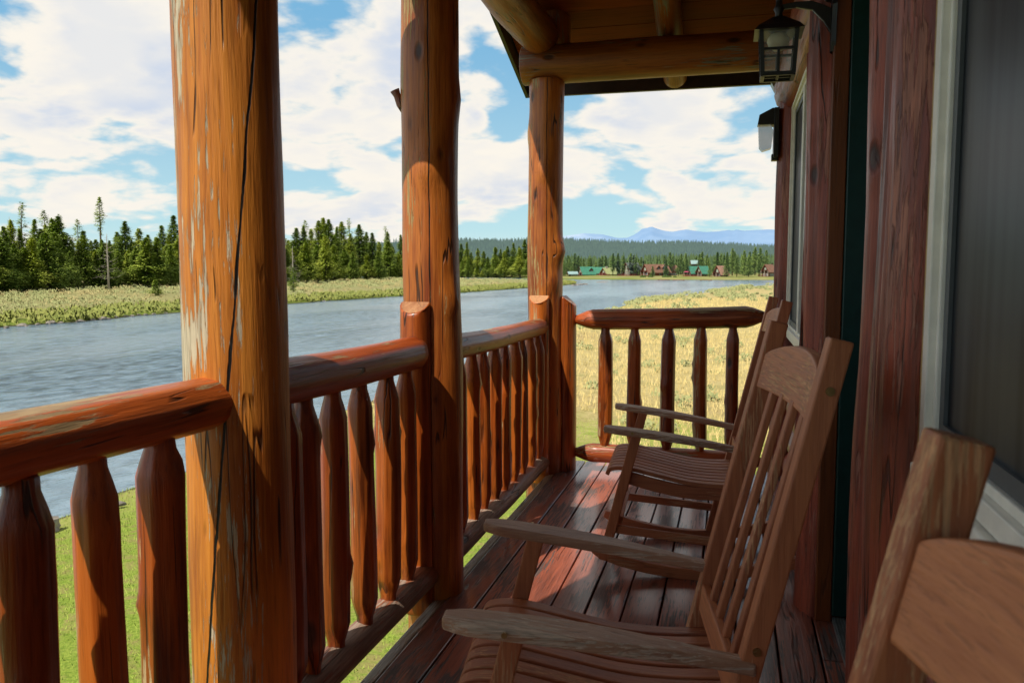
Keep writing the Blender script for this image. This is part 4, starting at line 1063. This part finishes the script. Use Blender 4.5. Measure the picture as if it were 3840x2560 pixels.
def lodge(px, py, W, L, hw, hr, roofc, wallc, label, rz=50, group=None, dormers=(), chimney=None, bigglass=False, porch=True, storeys=1, D=None):
    p = hit(px, py); 
    if D: d = ray(px, 1010); u = Vector((d.x, d.y, 0)).normalized(); p = Vector((u.x * D, u.y * D, ground(u.x * D, u.y * D)))
    e = empty('lodge_house', p - Vector((0, 0, .15)))
    def ob(g, n, m, par=None, **k):
        o = g.obj(n, m, None, **k); o.parent = par or e; return o
    ov = .75; th = .22
    g = Geo()   # pentagonal body
    v = [(0, 0, -.3), (0, W, -.3), (0, W, hw), (0, W / 2, hr - .25), (0, 0, hw)]; v2 = [(L, y, z) for _, y, z in v]
    g.add(v + v2, [(0, 4, 3, 2, 1), (5, 6, 7, 8, 9), (0, 5, 9, 4), (1, 2, 7, 6), (4, 9, 8, 3), (3, 8, 7, 2)]); ob(g, 'wall', WL[wallc])
    sl = (hr - hw) / (W / 2)
    rf = None
    for s in (0, 1):
        y0 = -ov if s == 0 else W + ov; z0 = hw - ov * sl; ym = W / 2
        a = [(-ov, y0, z0), (L + ov, y0, z0), (L + ov, ym, hr), (-ov, ym, hr)]
        g = Geo(); g.add(a + [(x, y, z + th) for x, y, z in a], [(0, 1, 2, 3), (7, 6, 5, 4), (0, 4, 5, 1), (1, 5, 6, 2), (2, 6, 7, 3), (3, 7, 4, 0)])
        r_ = ob(g, 'roof', RF[roofc]); rf = rf or r_
        g = Geo(); b = [(-ov - .06, y0, z0 - .1), (-ov - .06, ym, hr - .1)]   # barge board
        g.add([b[0], b[1], (b[1][0], b[1][1], b[1][2] + .34), (b[0][0], b[0][1], b[0][2] + .34)] + [(-ov + .0, y, z) for _, y, z in (b[0], b[1], (0, b[1][1], b[1][2] + .34), (0, b[0][1], b[0][2] + .34))],
              [(0, 1, 2, 3), (7, 6, 5, 4), (0, 4, 5, 1), (2, 6, 7, 3)]); ob(g, 'barge_board', WL['red'], rf)
    def win(a, b, m=PANE, tr=True):
        g = Geo(); g.box(a, b)
        dx, dy, dz = (b[i] - a[i] for i in range(3))
        f = ob(g, 'window', TRIM if tr else m)
        g = Geo()
        if dx < dy: g.box((a[0] - .03, a[1] + .12, a[2] + .12), (a[0] + .02, (a[1] + b[1]) / 2 - .04, b[2] - .12)); ob(g, 'pane', m, f); g = Geo(); g.box((a[0] - .03, (a[1] + b[1]) / 2 + .04, a[2] + .12), (a[0] + .02, b[1] - .12, b[2] - .12)); ob(g, 'pane', m, f)
        else: g.box((a[0] + .12, a[1] - .03, a[2] + .12), (b[0] - .12, a[1] + .02, b[2] - .12)); ob(g, 'pane', m, f)
    if bigglass:
        for r in range(3):
            for c_ in range(3):
                if r == 2 and c_ != 1: continue
                zz = .4 + r * (hr - 1.6) / 3
                win((-.06, W * .14 + c_ * W * .25, zz), (0.02, W * .14 + c_ * W * .25 + W * .22, zz + (hr - 2.2) / 3), PALE)
    else:
        win((-.06, W * .18, .5), (.02, W * .45, min(hw, 1.7))); win((-.06, W * .58, .3), (.02, W * .78, min(hw + .2, 1.9)), PALE)
        win((-.06, W * .36, hw + .35), (.02, W * .64, hw + (hr - hw) * .55), PALE)
        g = Geo(); g.box((-.9, -.1, hw + .0), (-.02, W + .1, hw + .14)); ob(g, 'balcony', WL['red'])
    for t_ in (.2, .5, .8):
        if hw > 1.2: win((L * t_, -.06, .5), (L * t_ + 1.3, .02, min(hw - .2, 1.6)))
    if storeys == 2:
        for t_ in (.2, .6): win((L * t_, -.06, 2.4), (L * t_ + 1.4, .02, 3.5))
    for (t_, wd) in dormers:
        x0 = L * t_; g = Geo(); yb = W * .12; zb = hw + sl * yb
        hh = zb + wd * .5; pk = hh + wd * .45
        v = [(x0, yb, zb - .2), (x0 + wd, yb, zb - .2), (x0 + wd, yb, hh), (x0 + wd / 2, yb, pk), (x0, yb, hh)]; v2 = [(x, W * .5, z) for x, _, z in v]
        g.add(v + v2, [(0, 1, 2, 3, 4), (9, 8, 7, 6, 5), (0, 4, 9, 5), (1, 6, 7, 2), (4, 3, 8, 9), (3, 2, 7, 8)]); dm = ob(g, 'dormer', WL[wallc])
        g = Geo()
        for s in (-1, 1):
            q = [(x0 + wd / 2 + s * (wd / 2 + .35), yb - .4, hh - .3), (x0 + wd / 2, yb - .4, pk + .05), (x0 + wd / 2, W * .5, pk + .05), (x0 + wd / 2 + s * (wd / 2 + .35), W * .5, hh - .3)]
            g.add(q + [(x, y, z + .15) for x, y, z in q], [(0, 1, 2, 3), (7, 6, 5, 4), (0, 4, 5, 1), (1, 5, 6, 2), (2, 6, 7, 3), (3, 7, 4, 0)])
        ob(g, 'dormer_roof', RF[roofc], dm)
        g = Geo(); g.box((x0 + wd * .25, yb - .05, zb), (x0 + wd * .75, yb + .02, hh)); ob(g, 'dormer_window', PANE, dm)
    if chimney:
        g = Geo(); g.box((L * chimney, W * .42, hr - .8), (L * chimney + 1.1, W * .58, hr + .9)); ob(g, 'chimney', STONE, rf)
    if porch:
        g = Geo(); g.box((-2.6, -.4, .15), (-.07, W + .4, .32))
        ob(g, 'deck', REDD)
        g = Geo(); g.box((-2.62, -.4, 1.05), (-2.54, W + .4, 1.15))
        n_ = int(W / .6)
        for k in range(n_ + 1): g.box((-2.61, -.4 + (W + .8) * k / (n_ + .001) * .985, .33), (-2.55, -.34 + (W + .8) * k / (n_ + .001) * .985, 1.05))
        ob(g, 'deck_railing', WL['red'])
        for yy in (-.1, W * .5, W + .0): g = Geo(); g.box((-.85, yy, .33), (-.70, yy + .15, hw)); ob(g, 'porch_post', TRIM)
    e.rotation_euler = (0, 0, R(rz)); tag(e, label, 'house', group)
    return e
def cp(x, y): return 2150 + x * .319, 950 + y * .319
lodge(*cp(112, 262), 5.2, 7.5, 1.5, 4.9, 'green', 'red', 'green metal roofed lodge, leftmost of the houses across the river', rz=42, dormers=((.62, 2.2),))
lodge(*cp(245, 256), 4.6, 6.4, 1.7, 4.6, 'green', 'brown', 'green roofed wing tucked between the leftmost lodge and the pale olive roof', rz=24, porch=False)
lodge(*cp(392, 258), 6.0, 11.5, 1.3, 4.3, 'olive', 'red', 'lodge with pale olive roof and stone chimney, second group from the left', rz=44, chimney=.12)
lodge(*cp(668, 264), 6.0, 7.5, 3.2, 7.0, 'grey', 'red', 'tall lodge with dark grey roof and a gable full of glass', rz=48, bigglass=True)
lodge(*cp(885, 264), 5.9, 14.5, 2.5, 6.1, 'brown', 'red', 'long brown roofed lodge with red gable and dormers in the middle of the row', rz=44, dormers=((.42, 2.2), (.68, 2.4)))
lodge(*cp(1120, 262), 4.6, 5.2, 3.6, 5.6, 'brown', 'red', 'two storey brown roofed block at the right end of the long lodge', rz=30, storeys=2, porch=False)
lodge(*cp(1385, 268), 4.4, 6.2, 2.2, 5.1, 'green', 'brown', 'left of two bright green roofed cabins, beside the pink umbrella', rz=46)
lodge(*cp(1515, 270), 4.4, 5.2, 2.2, 5.2, 'green', 'brown', 'right of the two bright green roofed cabins', rz=46)
lodge(*cp(1735, 274), 4.8, 5.2, 1.9, 5.5, 'tan', 'dark', 'dark gabled cabin with pinkish roof beside the big pines', rz=48)
lodge(*cp(2300, 246), 4.2, 5.0, 3.2, 6.2, 'brown', 'brown', 'brown two storey cabin at the far right, half hidden by trees', rz=50, D=440)
lodge(*cp(1395, 262), 4, 4, 7.0, 8.6, 'blue', 'brown', 'pale blue roof showing above the trees behind the green cabins', rz=10, D=500, porch=False)
lodge(2135, 1036, 3.6, 4.2, 1.6, 2.6, 'blue', 'dark', 'small low shed at the left end of the far shore', rz=20, porch=False)
# umbrella, decks, docks
p = hit(*cp(1328, 268)); e = empty('patio_umbrella', p); tag(e, 'pink patio umbrella in front of the green roofed cabin', 'umbrella')
g = Geo(); g.tube([(0, 0, 0), (0, 0, 2.4)], .06, 6); g.obj('pole', TRIM, None).parent = e
V = [(0, 0, 2.7)] + [(1.5 * math.cos(a * math.pi / 4), 1.5 * math.sin(a * math.pi / 4), 2.1) for a in range(8)]; o = mk('canopy', V, [(0, 1 + i, 1 + (i + 1) % 8) for i in range(8)], PINK, smooth=False); o.parent = e
def fence_px(x0, x1, y, label, h=1.1):
    a, b = hit(*cp(x0, y)), hit(*cp(x1, y)); e = empty('wood_fence', a); tag(e, label, 'fence')
    d = b - a; n = int(d.length / 1.0); g = Geo(); n = max(2, n)
    for zz in (.55, 1.0): g = Geo(); g.tube([(0, 0, zz * h), (d.x, d.y, d.z + zz * h)], .07, 4); g.obj('fence_rail', REDD, None).parent = e
    for k in range(n + 1):
        q = d * (k / n); g = Geo(); g.box((q.x - .07, q.y - .07, q.z - .2), (q.x + .07, q.y + .07, q.z + h + .1)); g.obj('fence_post', REDD, None).parent = e
fence_px(310, 430, 268, 'short red fence in front of the pale olive roofed lodge')
fence_px(520, 735, 272, 'long red fence in front of the tall glass gabled lodge')
fence_px(1300, 1420, 276, 'red deck rail along the green roofed cabins', .9)
for k, (x_, lab) in enumerate([(1065, 'small dark dock at the far shore below the long brown lodge'), (1240, 'small dark dock at the far shore left of the green cabins'), (1560, 'small low dock at the far shore below the right green cabin')]):
    p = at_z(*cp(x_, 311 + k * 2), WZ + .3); e = empty('boat_dock', (p.x, p.y, WZ)); g = Geo(); g.box((-2.6, -2.2, .28), (2.6, 1.8, .45)); g.obj('platform', REDD, None).parent = e
    for a in (-2.2, 2.2): g = Geo(); g.box((a - .12, -2, -.8), (a + .12, -1.7, .28)); g.obj('pile', WL['dark'], None).parent = e
    tag(e, lab, 'dock')
# bushes in front of the lodges
def bush(px, py, w, label, group=None, seed=1):
    p = hit(px, py); V = []; F = []; rd = random.Random(seed); D = math.hypot(p.x, p.y); r = w * .5 * D / 3110
    for _ in range(420):
        d = Vector((rd.gauss(0, 1), rd.gauss(0, 1), abs(rd.gauss(0, 1)))).normalized() * rd.uniform(.75, 1.03)
        q = Vector((d.x * r, d.y * r * .8, d.z * r * .62))
        w_ = Vector((rd.uniform(-1, 1), rd.uniform(-1, 1), rd.uniform(-1, 1))).normalized() * .20; tri(V, F, q, w_, w_.cross(d).normalized() * .34)
    o = mk('round_bush', V, F, M['bush']); o.location = p; tag(o, label, 'bush', group)
for k, (x_, w, lab) in enumerate([(818, 72, 'round clipped bush left of the conifer in front of the long brown lodge'), (1080, 76, 'wide clipped bush right of the conifer in front of the long brown lodge'), (905, 60, 'low dark bush under the conifer before the long brown lodge'), (1130, 50, 'smaller bush joined to the wide clipped bush'), (1195, 40, 'small bush at the right corner of the long brown lodge')]):
    bush(*cp(x_, 281), w * .319, lab, None, k)

# trees around the lodges
farp = [make_tree('pine_tree', 'full', 14, 4.3, 420, 200 + i, 'needle_far', leaf=.75) for i in range(3)]
fart = [make_tree('pine_tree', 'tall', 18, 4.6, 460, 210 + i, 'needle_far', leaf=.8) for i in range(3)]
blue = [make_tree('blue_spruce', 'full', 10, 2.5, 260, 220 + i, 'needle_blue', leaf=.6) for i in range(2)]
def ftree(cx, base, top, pool, bh, label, group, seed, D=None, wide=1.0):
    px, py = cp(cx, base); _, ty = cp(cx, top)
    p = hit(px, py)
    if D: d = ray(px, 1010); u = Vector((d.x, d.y, 0)).normalized(); p = Vector((u.x * D, u.y * D, ground(u.x * D, u.y * D)))
    Dd = math.hypot(p.x, p.y); H = (CAMZ - p.z) + (1010 - ty) / 3110 * Dd
    place_tree(pool, used, p, H, bh, label, group, seed, cat='spruce tree' if pool in blue else 'pine tree', wide=wide)
for k, (x_, t, lab) in enumerate([(770, 130, 'blue spruce hiding the right side of the dark grey roofed lodge'), (820, 80, 'taller blue spruce just left of the long brown lodge'), (578, 120, 'blue spruce just left of the tall glass gabled lodge'), (540, 175, 'small blue spruce in front of the pale olive roof'), (1085, 65, 'blue grey spruce above the ridge of the brown roof'), (525, 85, 'blue spruce rising behind the pale olive roof'), (1475, 85, 'blue spruce above the bright green cabins'), (662, 40, 'blue spruce behind the dark grey roof'), (705, 20, 'tallest blue spruce behind the dark grey roof')]):
    ftree(x_, 262 if k < 4 else 240, t, blue[k % 2], 10, lab, None, k, D=None if k < 4 else 452)
for k, (x_, b, t, wd, lab) in enumerate([(930, 280, 150, 1.3, 'solitary conifer standing in front of the long brown lodge'), (770, 272, 200, 1.2, 'bushy low conifer between the glass gabled and long brown lodges'), (1235, 268, 70, 1.0, 'leftmost of the big pines between the brown lodge and the green cabins'), (1290, 266, 95, 1.0, 'shorter pine close beside the big pine left of the green cabins'), (1600, 276, 110, .8, 'narrow pointed conifer right of the green cabins'), (1330, 268, 60, .9, 'pine rising behind the pink umbrella'), (1510, 262, -15, 1.0, 'tall layered pine behind the bright green cabins'), (1690, 262, -10, 1.1, 'large dark pine left of the pinkish roofed cabin'), (1800, 276, 30, 1.1, 'large pine leaning over the pinkish roofed cabin'), (1920, 278, 60, 1.1, 'bushy pine right of the pinkish roofed cabin'), (2060, 276, 40, 1.2, 'broad pine in the thick stand near the right end of the shore'), (2180, 272, 60, 1.2, 'rounded pine beside the far right cabin'), (2010, 262, -25, 1.0, 'tallest pine of the stand near the right end of the shore'), (1870, 262, 0, 1.0, 'pine behind the stand right of the pinkish roofed cabin')]):
    ftree(x_, b, t, (farp if k % 2 == 0 else fart)[k % 3], 14 if k % 2 == 0 else 18, lab, None, 40 + k, wide=wd)
rf_ = random.Random(77)
for k in range(58):
    x_ = -120 + k * 42 + rf_.uniform(-14, 14)
    t = interp(x_, [(-120, 60), (0, 55), (400, 50), (900, 60), (1200, 40), (1600, 25), (2000, -5), (2400, 0)]) + rf_.uniform(-28, 30)
    ftree(x_, 250, t, rf_.choice(farp + fart), 16, 'green pine in the forest edge right behind the houses across the river', 'pines behind the far houses', 80 + k, D=rf_.uniform(450, 540))
for k in range(16):                     # left end of the far shore, around and beyond the corner post
    x_ = -330 + k * 22; ftree(x_, 262, rf_.uniform(60, 130), rf_.choice(farp), 14, 'green pine near the left end of the far shore', 'pines at the left end of the far shore', 160 + k, D=rf_.uniform(445, 500))

# forest masses
def conifer(V, F, p, H, r, rd, n=5):
    for k in range(n):
        z0 = H * k / n * .92; z1 = min(H, z0 + H * .42); rr = r * (1 - k / n) * rd.uniform(.8, 1.2) + .1
        m = 5; a0 = rd.random() * 6; b = len(V)
        V.append(p + Vector((rd.uniform(-.1, .1), rd.uniform(-.1, .1), z1)))
        for i in range(m): V.append(p + Vector((math.cos(a0 + i * 6.283 / m) * rr * rd.uniform(.6, 1.25), math.sin(a0 + i * 6.283 / m) * rr * rd.uniform(.6, 1.25), z0 + rd.uniform(-.06, .06) * H)))
        for i in range(m): F.append((b, b + 1 + i, b + 1 + (i + 1) % m))
V = []; F = []
for _ in range(3600):
    D = 520 + 520 * rf_.random() ** .8; px = rf_.uniform(300, 3900); d = ray(px, 1010); u = Vector((d.x, d.y, 0)).normalized(); x_, y_ = u.x * D, u.y * D
    conifer(V, F, Vector((x_, y_, ground(x_, y_) - .5)), rf_.uniform(10, 15), rf_.uniform(2.4, 4.0), rf_, 6)
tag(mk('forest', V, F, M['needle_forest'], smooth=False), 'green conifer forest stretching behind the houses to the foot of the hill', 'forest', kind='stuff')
V = []; F = []
hm = bpy.data.objects['forested_hills'].data; cols = int((4600 + 900) / 14)
for _ in range(21000):
    px = rf_.uniform(1500, 3400) if rf_.random() < .93 else rf_.uniform(600, 1500)
    t = rf_.random() ** .8; i = (px + 900) / 14; j = t * 22
    i0, j0 = int(i), min(21, int(j)); fi, fj = i - i0, j - j0
    g4 = [hm.vertices[jj * (cols + 1) + ii].co for jj in (j0, j0 + 1) for ii in (i0, i0 + 1)]
    p = (g4[0] * (1 - fi) + g4[1] * fi) * (1 - fj) + (g4[2] * (1 - fi) + g4[3] * fi) * fj
    if noise.noise(Vector((p.x * .004, p.y * .004, 1))) > .42: continue
    conifer(V, F, p - Vector((0, 0, 2)), rf_.uniform(9, 19), rf_.uniform(2.5, 4.2), rf_, 3)
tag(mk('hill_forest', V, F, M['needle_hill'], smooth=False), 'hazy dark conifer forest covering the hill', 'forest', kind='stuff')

sc.view_settings.view_transform = 'Standard'; sc.view_settings.look = 'None'; sc.view_settings.exposure = 0; sc.view_settings.gamma = 1
sc.render.engine = 'CYCLES'
sc.cycles.diffuse_bounces = 3; sc.cycles.glossy_bounces = 3; sc.cycles.transparent_max_bounces = 8
